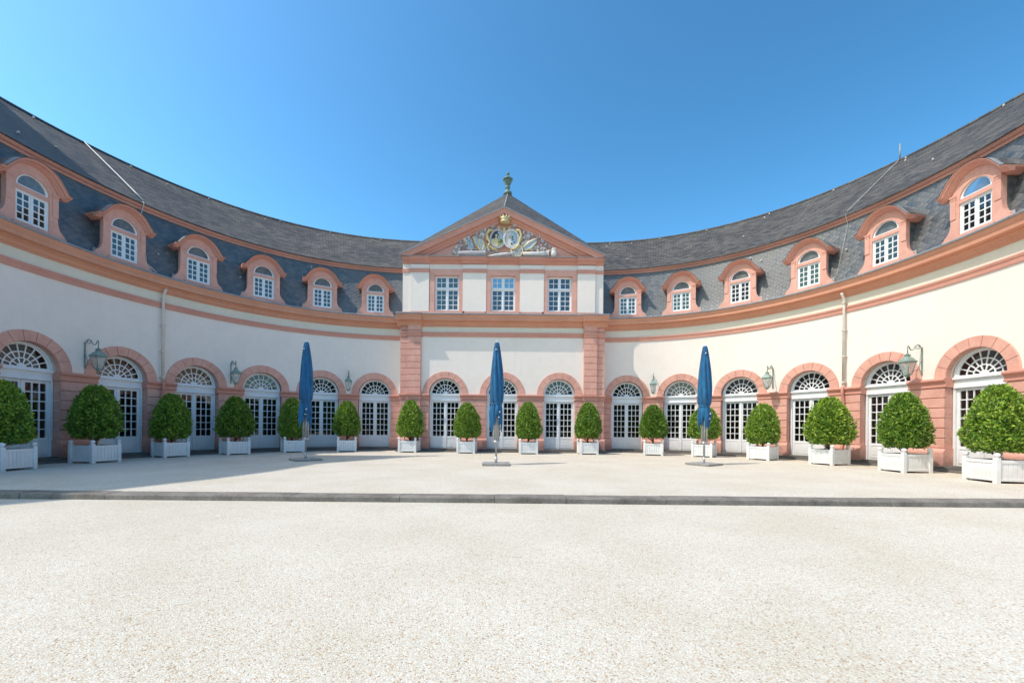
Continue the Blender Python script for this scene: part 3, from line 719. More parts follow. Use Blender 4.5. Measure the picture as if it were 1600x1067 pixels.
# ------------------------------------------------------------------ roofs of the wings
ZR0, ZK, ZG, NG = 7.45, 10.55, 13.66, -3.98
def mans(z):      # bell-cast lower slope: n for a height z
    g = (z-ZR0)/(ZK-ZR0); return 0.0-0.24*(g**0.6)-0.58*g
for a, b_ in ((sL1, sL0+0.25), (sR0-0.25, sR1)):
    ss = span(a, b_, 0.3)
    mb = MB(); pr = [(mans(ZR0+(ZK-0.1-ZR0)*i/10), ZR0+(ZK-0.1-ZR0)*i/10) for i in range(11)]
    mb.sweep(pr, ss, 'slate_low', bend, closed=False, smooth=True)
    bpart(mb, 'mansard_roof')
    mb = MB(); mb.sweep([(-1.0, ZK-0.2), (-0.74, ZK-0.2), (-0.73, ZK-0.12), (-0.66, ZK-0.09), (-0.60, ZK-0.0), (-0.60, ZK+0.01), (-1.0, ZK+0.01)], ss, 'band', bend); bpart(mb, 'roof_moulding')
    mb = MB()
    mb.sweep([(-1.0, ZK+0.0), (-0.54, ZK+0.0), (-0.54, ZK+0.035), (-0.9, ZK+0.30), (-2.4, ZK+1.66), (NG, ZG), (-8.0, 10.6), (-8.6, 7.3)], ss, 'slate_top', bend, closed=False)
    bpart(mb, 'upper_roof')
    mb = MB()
    mb.sweep([(NG+0.10, ZG-0.06), (NG+0.06, ZG+0.03), (NG-0.06, ZG+0.03), (NG-0.10, ZG-0.06)], ss, 'slate_top', bend); bpart(mb, 'ridge_cap')
    mb = MB(); mb.sweep([(-8.3, -0.2), (-8.3, 7.4)], ss, 'plaster', bend, closed=False)
    for s in (ss[0], ss[-1]):
        zl = 5.6 if s in (sL0+0.25, sR0-0.25) or abs(s) < 9 else -0.2
        mb.add([bend(s, n, z) for n, z in ((-0.03, zl), (-0.03, 7.3), (-0.95, ZK-0.05), (NG, ZG-0.12), (-7.9, 10.5), (-8.25, 7.4), (-8.25, zl))], [tuple(range(7))], 'plaster')
    bpart(mb, 'rear_wall')
# snow hooks, ridge clips
Rh = random.Random(5); spots = []
for a, b_ in ((sL1, sL0), (sR0, sR1)):
    s = a+1.0
    while s < b_-1: spots.append((s, NG+0.24, ZG-0.20)); s += 2.3+Rh.uniform(-.3, .3)
    for _ in range(12): z = Rh.uniform(8.3, 10.2); spots.append((Rh.uniform(a, b_), mans(z)+0.02, z))
    for _ in range(7): g = Rh.uniform(0.1, 0.9); spots.append((Rh.uniform(a, b_), -0.88+(NG+0.9)*g, ZK+0.30+(ZG-ZK-0.30)*g))
mb = MB(); mb.box(-0.02, 0.02, -0.02, 0.05, 0, 0.025, 'cable'); mb.box(-0.028, 0.028, 0.03, 0.05, 0.0, 0.07, 'cable')
hk = mb.build('roof_hook', palace)
for i, (s, n, z) in enumerate(spots[:90]):
    o = hk if i == 0 else clone(hk, palace)
    P, T, N = frame_at(s); p = P+N*n; o.location = (p.x, p.y-YP, z); o.rotation_euler.z = math.atan2(T.y, T.x)

# ------------------------------------------------------------------ doors (one prototype, copied)
def arc(c, zc, r, a0, a1, k): return [(c+r*cos(a0+(a1-a0)*i/k), zc+r*sin(a0+(a1-a0)*i/k)) for i in range(k+1)]
mb = MB()
FO = OW-0.02
mb.plate([(-FO, 0.005), (FO, 0.005)]+arc(0, ZS, FO, 0, pi, 24), [rect(-0.80, 0.80, 0.03, 2.66), arc(0, 3.05, 0.80, 0.0, pi, 24)], -0.34, -0.20, 'white')
mb.box(-0.86, 0.86, -0.20, -0.13, 2.955, 3.03, 'white'); mb.box(-0.84, 0.84, -0.20, -0.165, 2.665, 2.71, 'white')
mb.box(-0.88, 0.88, -0.36, 0.10, 0.0, 0.035, 'step')
door = mb.build('door', palace)
for sx in (-1, 1):
    mb = MB(); a, b_ = (-0.795, -0.006) if sx < 0 else (0.006, 0.795)
    mb.plate(rect(a, b_, 0.035, 2.655), grid(a+0.095, b_-0.085, 0.70, 2.565, 3, 6, 0.034), -0.31, -0.255, 'white')
    mb.plate(rect(a+0.06, b_-0.06, 0.12, 0.64), [rect(a+0.10, b_-0.10, 0.16, 0.60)], -0.255, -0.240, 'white')
    mb.plate(rect(a+0.16, b_-0.16, 0.22, 0.54), [], -0.255, -0.245, 'white')
    mb.quad(a+0.05, b_-0.05, 0.68, 2.60, -0.285, 'glass')
    if sx > 0: mb.box(-0.035, 0.045, -0.255, -0.225, 0.04, 2.65, 'white'); mb.tube([(0.075, -0.25, 1.12), (0.075, -0.20, 1.12), (0.16, -0.20, 1.12)], 0.012, 'iron')
    mb.build('door_leaf', door)
mb = MB(); holes = []
def sector(r0, r1, a0, a1, k): return [(r1*cos(a0+(a1-a0)*i/k), 3.05+r1*sin(a0+(a1-a0)*i/k)) for i in range(k+1)]+[(r0*cos(a1-(a1-a0)*i/k), 3.05+r0*sin(a1-(a1-a0)*i/k)) for i in range(k+1)]
for r0, r1, nn, gap in ((0.535, 0.755, 9, 0.032), (0.33, 0.50, 9, 0.032)):
    for k in range(nn):
        g = gap/2/((r0+r1)/2); lo = 0.06 if k == 0 else 0; hi = 0.06 if k == nn-1 else 0
        holes.append(sector(r0, r1, pi*k/nn+g+lo*.6, pi*(k+1)/nn-g-hi*.6, 3))
for k in range(5):
    g = 0.09; lo = 0.08 if k == 0 else 0; hi = 0.08 if k == 4 else 0
    holes.append(sector(0.14, 0.295, pi*k/5+g+lo, pi*(k+1)/5-g-hi, 3))
mb.plate(arc(0, 3.05, 0.80, 0, pi, 24), holes, -0.30, -0.255, 'white')
mb.add([ident(x, -0.28, z) for x, z in arc(0, 3.05, 0.79, 0.01, pi-0.01, 24)], [tuple(range(25))], 'glass')
mb.build('fanlight', door)
def place(o, s, n=0, z=0, f='bend'):
    P, T, N = frame_at(s); p = P+N*n; o.location = (p.x, p.y-YP, z); o.rotation_euler.z = math.atan2(T.y, T.x)
allS = SL+SR
place(door, allS[0])
for s in allS[1:]: place(clone(door, palace), s)
for x in PD: d = clone(door, palace); on_pav(d, x, 0); d.rotation_euler.z = 0

# ------------------------------------------------------------------ dormers (one prototype, copied)
Z0 = 7.47
def hood_path():
    rb = 0.70; c = 9.02; pts = []
    ear = [(-0.99, 9.055), (-0.93, 9.06), (-0.86, 9.075), (-0.80, 9.115), (-0.755, 9.19)]
    a = [(rb*1.02*cos(t), c+rb*sin(t)) for t in [pi*0.87-(pi*0.74)*i/18 for i in range(19)]]
    pts = ear[:-1]+[(-0.735, 9.17)]+a; pts = ear+a[1:-1]
    return pts+[(-x, z) for x, z in reversed(ear)]
HP = hood_path()
out = [(-1.02, Z0), (1.02, Z0), (1.02, 7.64), (1.0, 7.69), (0.955, 7.71), (0.95, 7.76), (0.89, 7.80), (0.82, 7.88), (0.77, 7.98), (0.745, 8.10), (0.735, 8.22)]
pl = out+[(0.735, 9.12)]+[(0.69*cos(t), 9.02+0.69*sin(t)) for t in [pi*0.07+pi*0.86*i/20 for i in range(21)]]+[(-0.735, 9.12)]+[(-x, z) for x, z in reversed(out[2:])]
mb = MB()
lun = [(0.47*cos(pi*i/16), 8.87+0.47*sin(pi*i/16)) for i in range(17)]
mb.plate(pl, [rect(-0.475, 0.475, 7.72, 8.74), lun], -0.16, 0.0, 'stone')
for sx in (-1, 1):     # small mouldings: pilaster edges with capitals
    a, b_ = sorted((sx*0.56, sx*0.735)); mb.box(a, b_, 0.0, 0.025, 8.30, 9.02, 'stone'); mb.box(a-0.015, b_+0.015, 0.0, 0.045, 9.02, 9.08, 'stone')
    mb.box(a-0.015, b_+0.015, 0.0, 0.035, 8.94, 8.965, 'stone')
mb.box(-0.56, 0.56, 0.0, 0.045, Z0+0.02, 7.68, 'stone')
dormer = mb.build('dormer', palace)
def hood_sweep(mb, prof, m, uv=False):
    k = len(prof); vs = []; P = HP
    for i, (x, z) in enumerate(P):
        x0, z0 = P[max(0, i-1)]; x1, z1 = P[min(len(P)-1, i+1)]
        tx, tz = x1-x0, z1-z0; L = math.hypot(tx, tz); nx, nz = -tz/L, tx/L
        for (r, n) in prof: vs.append(ident(x+nx*r, n, z+nz*r))
    fs = [(i*k+j, i*k+k+j, i*k+k+(j+1) % k, i*k+(j+1) % k) for i in range(len(P)-1) for j in range(k)]
    fs += [tuple(range(k)), tuple(reversed(range((len(P)-1)*k, len(P)*k)))]
    mb.add(vs, fs, m, smooth=False)
mb = MB()
hood_sweep(mb, [(-0.06, -0.1), (-0.06, 0.04), (-0.03, 0.06), (-0.02, 0.10), (0.015, 0.13), (0.03, 0.20), (0.075, 0.23), (0.08, 0.26), (0.095, 0.26), (0.095, -0.1)], 'band')
for sx in (-1, 1):   # eaves returning towards the mansard
    a = [(0.70, 9.0), (0.80, 9.0), (0.84, 9.03), (0.90, 9.06), (0.99, 9.10), (1.0, 9.16), (0.70, 9.16)]
    vs = [ident(sx*x, n, z) for n in (-0.1, -0.78) for x, z in a]; k = len(a)
    mb.add(vs, [(j, j+k, (j+1) % k+k, (j+1) % k) for j in range(k)]+[tuple(range(k)), tuple(range(k, 2*k))], 'band')
mb.build('dormer_hood', dormer)
mb = MB()
k = len(HP); vs = []; uvs = []; L = 0
for i, (x, z) in enumerate(HP):
    x0, z0 = HP[max(0, i-1)]; x1, z1 = HP[min(k-1, i+1)]; tx, tz = x1-x0, z1-z0; q = math.hypot(tx, tz); nx, nz = -tz/q, tx/q
    L += math.dist(HP[i], HP[max(0, i-1)])
    for n in (0.275, 0.05, -1.25): vs.append(ident(x+nx*0.115, n, z+nz*0.115)); uvs.append((L, n))
mb.add(vs, [(3*i+j, 3*i+3+j, 3*i+4+j, 3*i+1+j) for i in range(k-1) for j in (0, )], 'lead', uvs)
mb.add(vs, [(3*i+j, 3*i+3+j, 3*i+4+j, 3*i+1+j) for i in range(k-1) for j in (1, )], 'slate_low', uvs)
for sx in (-1, 1):   # slate cheeks with a flared foot
    pr = [(0.72, 9.05), (0.72, 8.35), (0.74, 8.15), (0.79, 7.95), (0.87, 7.75), (0.90, 7.5)]
    vs = []; uvs = []
    for x, z in pr:
        for n in (-0.15, -1.1): vs.append(ident(sx*x, n, z)); uvs.append((n, z))
    mb.add(vs, [(2*i, 2*i+1, 2*i+3, 2*i+2) for i in range(len(pr)-1)], 'slate_low', uvs, True)
    vs = [ident(sx*(x+dx), n, z) for x, z, n in ((0.86, 7.47, -0.14), (0.92, 7.47, -0.02), (0.80, 7.85, -0.14)) for dx in (0, 0.16)]
    mb.add(vs, [(0, 1, 3, 2), (2, 3, 5, 4), (0, 4, 5, 1)], 'lead')
mb.build('dormer_roof', dormer)
mb = MB()
mb.plate(rect(-0.475, 0.475, 7.72, 8.74), [rect(-0.43, -0.02, 7.765, 8.70), rect(0.02, 0.43, 7.765, 8.70)], -0.12, -0.045, 'white')
for a, b_ in ((-0.43, -0.02), (0.02, 0.43)):
    mb.plate(rect(a, b_, 7.765, 8.70), grid(a+0.045, b_-0.045, 7.815, 8.655, 2, 4, 0.036), -0.105, -0.07, 'white'); mb.quad(a+.02, b_-.02, 7.79, 8.68, -0.09, 'glass_bright')
wd = mb.build('window', dormer)
mb = MB()
l2 = [(0.40*cos(pi*i/16), 8.915+0.40*sin(pi*i/16)) for i in range(17)]
mb.plate(lun, [l2], -0.12, -0.04, 'white'); mb.add([ident(x, -0.08, z) for x, z in lun], [tuple(range(17))], 'glass_soft')
mb.add([ident(x*0.97, -0.13, 8.87+(z-8.87)*0.97) for x, z in lun], [tuple(range(17))], 'lunette_backing')
mb.build('lunette', dormer)
place(dormer, allS[0], 0.10)
for s in allS[1:]: place(clone(dormer, palace), s, 0.10)

# ------------------------------------------------------------------ downpipes, lightning cables
def pipe(s):
    mb = MB()
    mb.tube([(s, 0.30, 6.98), (s, 0.26, 6.9), (s, 0.14, 6.72), (s, 0.13, 6.5), (s, 0.14, 3.1)], 0.052, 'zinc', bend, 12)
    mb.tube([(s, 0.14, 3.1), (s, 0.20, 2.98), (s, 0.20, 2.7), (s, 0.13, 2.55), (s, 0.13, 0.7), (s, 0.20, 0.55), (s, 0.20, 0.0)], 0.055, 'band', bend, 12)
    for z in (6.55, 5.4, 4.3, 3.2, 1.6): mb.box(s-0.07, s+0.07, 0.0, 0.21, z, z+0.05, 'zinc' if z > 3 else 'band', bend)
    bpart(mb, 'downpipe')
sp_l = (SL[3]+SL[4])/2; sp_r = (SR[3]+SR[4])/2
pipe(sp_l); pipe(sp_r)
def cable(s, top, r, ds=0.0):
    mb = MB(); pts = [(s+ds, NG+0.0, ZG+0.06)]
    for g in [i/8 for i in range(9)]:
        pts.append((s+ds*(1-g), NG+(-0.62-NG)*g+0.0, ZG+(ZK+0.16-ZG)*g+0.05))
    mb.tube(pts, r, 'cable', bend, 6)
    mb.tube([(s, -0.60, ZK+0.12), (s, -0.50, ZK+0.05), (s, mans(10.2)+0.06, 10.2)]+[(s-0.02*i, mans(10.2-0.45*i)+0.06, 10.2-0.45*i) for i in range(1, 6)]+[(s-0.1, 0.5, 7.5)], r*0.45, 'cable', bend, 6)
    if top: mb.tube([(s+ds, NG, ZG), (s+ds, NG, ZG+0.75)], 0.035, 'lead', bend, 6)
    bpart(mb, 'lightning_cable')
cable(S_(tl[3])-1.80, False, 0.034, -0.3); cable(sp_r-0.35, True, 0.011, 0.2)

# ------------------------------------------------------------------ ground
GZ, GL = -0.15, -0.25
def sheet(name, x0, x1, y0, y1, z, m, nx=1, ny=1, thick=None):
    mb = MB(); vs = [(x0+(x1-x0)*i/nx, y0+(y1-y0)*j/ny, z) for j in range(ny+1) for i in range(nx+1)]
    mb.add(vs, [(j*(nx+1)+i, j*(nx+1)+i+1, (j+1)*(nx+1)+i+1, (j+1)*(nx+1)+i) for j in range(ny) for i in range(nx)], m)
    return tag(mb.build(name), kind='structure')
sheet('ground', -500, 500, -500, 500, GL, 'gravel', 20, 20)
M['reflection_lawn'] = paint('reflection_lawn', (0.06, 0.10, 0.025), (0.035, 0.06, 0.018), 0.9, 0.3, 9, 0.4)
sheet('reflection_lawn', -300, 300, -300, -24, GL+0.005, 'reflection_lawn', 10, 10)  # unseen dark ground added behind the camera to dim what the panes reflect
def reflection_hedge():  # unseen green screen behind the camera, added to darken the door reflections
    Rg = random.Random(9); mb = MB(); M['reflection_hedge'] = paint('reflection_hedge_leaves', (0.05, 0.10, 0.02), (0.02, 0.045, 0.012), 0.7, 1.5, 9, 0.4)
    nx, nz = 90, 12; vs = []
    for side in (0, 1):
        for j in range(nz+1):
            for i in range(nx+1):
                vs.append((-90+180*i/nx, (-36 if side == 0 else -42)+Rg.uniform(-.5, .5)*(1 if 0 < i < nx else 0), GL+(9.5+1.2*sin(i*0.35)+Rg.uniform(-.6, .6))*j/nz))
    k = (nx+1)*(nz+1); q = lambda s_, i, j: s_*k+j*(nx+1)+i
    fs = [(q(s_, i, j), q(s_, i+1, j), q(s_, i+1, j+1), q(s_, i, j+1)) for s_ in (0, 1) for j in range(nz) for i in range(nx)]
    fs += [(q(0, i, nz), q(0, i+1, nz), q(1, i+1, nz), q(1, i, nz)) for i in range(nx)]
    mb.add(vs, fs, 'reflection_hedge'); return tag(mb.build('reflection_hedge'), 'unseen screen of leaves added behind the camera to darken the pane reflections', 'reflection_hedge')
reflection_hedge()
mb = MB(); mb.box(-60, 60, -60, -8.36, -0.6, GZ, 'gravel'); tag(mb.build('terrace'), kind='structure')
mb = MB(); x = -34.0; Rk = random.Random(11)
while x < 34:
    L = Rk.uniform(1.3, 2.1); dy = Rk.uniform(-0.008, 0.008); dz = Rk.uniform(-0.004, 0.006)
    y0 = 8.05+dy-0.004*x*0.3; y1 = y0+0.37
    mb.sweep([(-y1, -0.5), (-y0, -0.5), (-y0, GZ-0.012+dz), (-y0-0.02, GZ+0.014+dz), (-y1, GZ+0.014+dz)], [x+0.004, x+L*0.33, x+L*0.66, x+L-0.004], 'kerb', ident)
    x += L
kb = mb.build('kerb'); tag(kb, kind='structure')
# loose pebbles on the near gravel
def pebbles():
    mb = MB(); Rp = random.Random(2)
    base = [(1, 0, 0), (0, 1, 0), (-1, 0, 0), (0, -1, 0), (0, 0, 1), (0.7, 0.7, 0.45), (-0.7, 0.7, 0.45), (-0.7, -0.7, 0.45), (0.7, -0.7, 0.45)]
    fs = [(0, 5, 8), (0, 5, 5)]
    tris = [(0, 1, 5), (1, 2, 6), (2, 3, 7), (3, 0, 8), (0, 5, 8), (1, 6, 5), (2, 7, 6), (3, 8, 7), (4, 5, 6), (4, 6, 7), (4, 7, 8), (4, 8, 5)]
    k = 0
    for _ in range(16000):
        d = 1.9+(Rp.random()**1.6)*4.5; x = Rp.uniform(-1.3, 1.3)*d; y = d
        r = Rp.uniform(0.003, 0.0072); a = Rp.uniform(0, 6.28); e = Rp.uniform(0.6, 1.0)
        vs = []
        for (px, py, pz) in base:
            px *= r; py *= r*e; j = 1+Rp.uniform(-.15, .15)
            vs.append((x+(px*cos(a)-py*sin(a))*j, y+(px*sin(a)+py*cos(a))*j, GL-0.002+pz*r*0.75*j))
        mb.add(vs, tris, Rp.choice(PEB), smooth=True)
    return mb
PEB = []
for i, c in enumerate([(0.68, 0.65, 0.60), (0.74, 0.72, 0.69), (0.60, 0.55, 0.48), (0.66, 0.63, 0.58), (0.50, 0.34, 0.21), (0.50, 0.46, 0.42), (0.72, 0.70, 0.65)]):
    M['pebble%d' % i] = paint('pebble_%d' % i, c, tuple(v*0.85 for v in c), 0.7, 20, 90, 0.1); PEB.append('pebble%d' % i)
tag(pebbles().build('pebbles'), 'loose pale pebbles lying on the near gravel', 'gravel', kind='stuff')

# ------------------------------------------------------------------ planters and clipped laurels
def proj_place(u, depth): return ((u-800)/660.6*depth+0.06, depth)
# u of box centre, depth of the nearest box corner, crown: u centre, width px, top y, bottom y
TR = [(8, 11.6, 3, 111, 595, 696), (153, 14.35, 153, 88, 602.4, 687), (270, 17.2, 273, 66, 615.6, 687), (370, 19.1, 371.5, 62.5, 620, 683.6),
      (460, 21.2, 457, 44, 621.8, 685.5), (544.4, 22.1, 545.5, 43.5, 626.7, 681.8), (642.5, 22.06, 646.2, 42.4, 625.5, 683.6), (732.3, 21.7, 732.4, 43.2, 629.6, 684.7),
      (828, 21.5, 827.5, 41, 628.3, 687.3), (920.7, 21.6, 922, 42, 629, 686), (1023.7, 21.3, 1022, 46, 633, 685.5), (1103, 20.4, 1104, 52.5, 635, 687),
      (1194.5, 18.6, 1195, 56, 631, 695), (1299, 16.2, 1298, 82, 621, 696), (1417, 13.5, 1414.6, 88, 613.7, 701.8), (1564, 10.9, 1562, 118, 601.7, 709)]
HB = 0.47
def make_planter():
    t = empty('planter')
    mb = MB()
    for a in range(4):
        rot = pi/2*a
        def f(x, n, z, r=rot): return (x*cos(r)+n*sin(r), x*sin(r)-n*cos(r), z)
        for i in range(7):    # vertical boards
            x0 = -HB+0.09+i*(2*HB-0.18)/7; mb.box(x0+0.003, x0+(2*HB-0.18)/7-0.003, HB-0.055, HB-0.03, 0.10, 0.56, 'planter', f)
        mb.box(-HB+0.08, HB-0.08, HB-0.05, HB-0.012, 0.06, 0.13, 'planter', f)
        mb.box(-HB+0.08, HB-0.08, HB-0.05, HB-0.012, 0.53, 0.61, 'planter', f)
    mb.build('panelling', t, bevel=0.004)
    for sx in (-1, 1):
        for sy in (-1, 1):
            mb = MB(); cx, cy = sx*(HB-0.045), sy*(HB-0.045)
            mb.box(cx-0.055, cx+0.055, -cy-0.055, -cy+0.055, 0.0, 0.665, 'planter')
            mb.lathe([(0.045, 0.655), (0.035, 0.68), (0.058, 0.70), (0.073, 0.735), (0.063, 0.775), (0.035, 0.797), (0.005, 0.80)], 'planter', (cx, -cy, 0), 12)
            mb.build('corner_post', t, bevel=0.006)
    mb = MB(); mb.box(-HB+0.06, HB-0.06, -HB+0.06, HB-0.06, 0.08, 0.50, 'soil'); mb.build('soil', t)
    return t
def crown_mesh(seed, nleaf=10500):
    Rc = random.Random(seed); me_v = []; me_f = []; tint = []
    ph = [Rc.uniform(0, 6.28) for _ in range(12)]; ex = Rc.uniform(1.65, 2.2); lowz = Rc.uniform(0.17, 0.27); taste = Rc.uniform(-0.08, 0.08)
    W, Hh = 0.5, 1.0     # unit crown: radius .5, height 1, origin at its bottom
    def surf(z, th):      # egg outline: widest low, rounded top, nearly flat foot
        g = z
        if g < lowz: r = 0.5*(0.72+0.28*math.sin(g/lowz*pi/2))
        else: r = 0.5*max(0, 1-((g-lowz)/(1.02-lowz))**ex)**0.62
        bum = 1+0.04*sin(3*th+ph[0]+5*g)+0.045*sin(5*th+ph[1]-9*g)+0.055*sin(8*th+ph[2]+14*g)+0.06*sin(13*th+ph[3]-17*g)*sin(19*g+ph[7])+0.04*sin(4*th+ph[4]+25*g)
        return r*bum
    k = 0
    while k < nleaf:
        z = Rc.random(); th = Rc.uniform(0, 2*pi); r0 = surf(z, th)
        if Rc.random() > (r0/0.5)*0.9+0.12: continue
        depth = Rc.random()**1.7
        if z < 0.03 and Rc.random() < 0.5: depth = Rc.random()
        rr = r0*(1-0.42*depth)+Rc.uniform(-0.008, 0.018)
        if Rc.random() < 0.05: rr += Rc.uniform(0.01, 0.06)       # stray shoots
        zz = z*0.985+Rc.uniform(-0.01, 0.012)
        c = Vector((rr*cos(th)*1.4, rr*sin(th)*1.4, zz*1.9))
        outw = Vector((cos(th), sin(th), 0.15+1.1*max(0, z-0.35))).normalized()
        d = (outw*Rc.uniform(0.2, 1.0)+Vector((Rc.uniform(-1, 1), Rc.uniform(-1, 1), Rc.uniform(-0.5, 1.0)))*0.75).normalized()
        sd_ = d.cross(outw+Vector((Rc.uniform(-.6, .6), Rc.uniform(-.6, .6), Rc.uniform(-.6, .6)))).normalized()
        up = sd_.cross(d)
        L = Rc.uniform(0.06, 0.12); wd_ = L*Rc.uniform(0.2, 0.3)
        o = len(me_v); fold = up*wd_*0.35
        for p in (c, c+d*L*0.45+sd_*wd_+fold, c+d*L, c+d*L*0.45-sd_*wd_+fold): me_v.append(p)
        me_f.append((o, o+1, o+2)); me_f.append((o, o+2, o+3))
        clump = 0.5+0.5*sin(6*th+ph[5]+10*z)*sin(11*z+ph[6]+2*th)
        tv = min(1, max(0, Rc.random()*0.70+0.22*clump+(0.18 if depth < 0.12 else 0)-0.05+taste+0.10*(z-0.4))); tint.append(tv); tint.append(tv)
        k += 1
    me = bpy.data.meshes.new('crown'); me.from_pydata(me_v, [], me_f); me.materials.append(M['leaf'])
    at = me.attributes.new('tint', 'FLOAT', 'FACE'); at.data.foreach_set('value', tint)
    return me
crowns = [crown_mesh(s) for s in (1, 2, 3, 4, 5, 6)]
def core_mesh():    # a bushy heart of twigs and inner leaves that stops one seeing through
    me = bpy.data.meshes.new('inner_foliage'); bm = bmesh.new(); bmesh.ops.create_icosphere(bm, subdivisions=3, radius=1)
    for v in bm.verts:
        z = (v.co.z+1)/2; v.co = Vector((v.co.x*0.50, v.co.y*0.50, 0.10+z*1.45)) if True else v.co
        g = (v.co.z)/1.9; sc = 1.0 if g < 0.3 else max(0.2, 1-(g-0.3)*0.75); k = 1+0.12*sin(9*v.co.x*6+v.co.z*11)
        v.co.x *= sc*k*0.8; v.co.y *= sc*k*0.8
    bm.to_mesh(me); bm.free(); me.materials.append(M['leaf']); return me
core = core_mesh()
def trunk_mb():
    mb = MB(); mb.tube([(0, 0, 0.40), (0.01, 0.0, 0.7), (-0.01, 0.01, 1.1), (0.01, 0, 1.7)], [0.05, 0.04, 0.035, 0.02], 'bark', ident, 8)
    for k in range(9):
        a = k*0.7+0.3; z = 0.62+0.05*k; mb.tube([(0, 0, z), (0.22*cos(a), 0.22*sin(a), z+0.16), (0.4*cos(a), 0.4*sin(a), z+0.26)], [0.018, 0.012, 0.005], 'bark', ident, 6)
    return mb
planter0 = make_planter()
tree0 = empty('laurel_tree'); trunk_mb().build('trunk', tree0)
cr = bpy.data.objects.new('crown', crowns[0]); col.objects.link(cr); cr.parent = tree0
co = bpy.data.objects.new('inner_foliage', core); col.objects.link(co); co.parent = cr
WHERE = ['at the far left edge of the court', 'in shade under the leftmost wall lantern', 'in shade just right of the left downpipe', 'in shade below the second wall lantern from the left',
         'half hidden behind the left blue parasol', 'below the lantern just right of the left parasol', 'at the left corner pilaster of the pavilion', 'just left of the middle blue parasol',
         'just right of the middle blue parasol', 'at the right corner pilaster of the pavilion', 'between the pavilion and the right parasol', 'directly behind the right blue parasol',
         'just right of the right blue parasol', 'just left of the right downpipe', 'in sun below the rightmost wall lantern', 'at the far right edge of the court']
for i, (ub, dn, uc, wpx, yt, yb) in enumerate(TR):
    # orientation follows the wall behind
    dc = dn+0.52; X, Y = proj_place(ub, dc)
    if 6 <= i <= 9: ang = 0
    else:
        best = min(((frame_at(s*0.1)[0]-Vector((X, Y))).length, s*0.1) for s in range(-260, 261)); T = frame_at(best[1])[1]; ang = math.atan2(T.y, T.x)
        ang += (-1 if X < 0 else 1)*0.0
    ang += R.uniform(-0.05, 0.05)
    pl_ = planter0 if i == 0 else clone(planter0)
    pl_.location = (X, Y, GZ-0.004); pl_.rotation_euler = (R.uniform(-0.006, 0.006), R.uniform(-0.006, 0.006), ang)
    tag(pl_, 'white wooden box planter '+WHERE[i], 'planter', 'white box planters along the facade')
    tr0 = tree0 if i == 0 else clone(tree0)
    Xc, _ = proj_place(uc, dc); tr0.location = (Xc*0.35+X*0.65, Y, GZ); tr0.rotation_euler.z = R.uniform(0, 6.28)
    tag(tr0, 'egg-shaped clipped laurel '+WHERE[i], 'tree', 'clipped laurel trees in white planters')
    kk = 0.009*(ub-800); zt = 1.186+(668.4-(yt-kk))*dc/660.6-GZ; zb = 1.186+(668.4-(yb-kk))*dc/660.6-GZ
    th = math.atan(abs(ub-800)/660.6); wm = wpx*dc/660.6*cos(th)
    for ch in tr0.children:
        if ch.name.startswith('crown'):
            ch.data = crowns[(i*5+i//6) % 6]; ch.scale = (wm/1.40*0.91, wm/1.40*0.91, (zt-zb-0.05)/1.9); ch.location = (0, 0, zb+0.05)

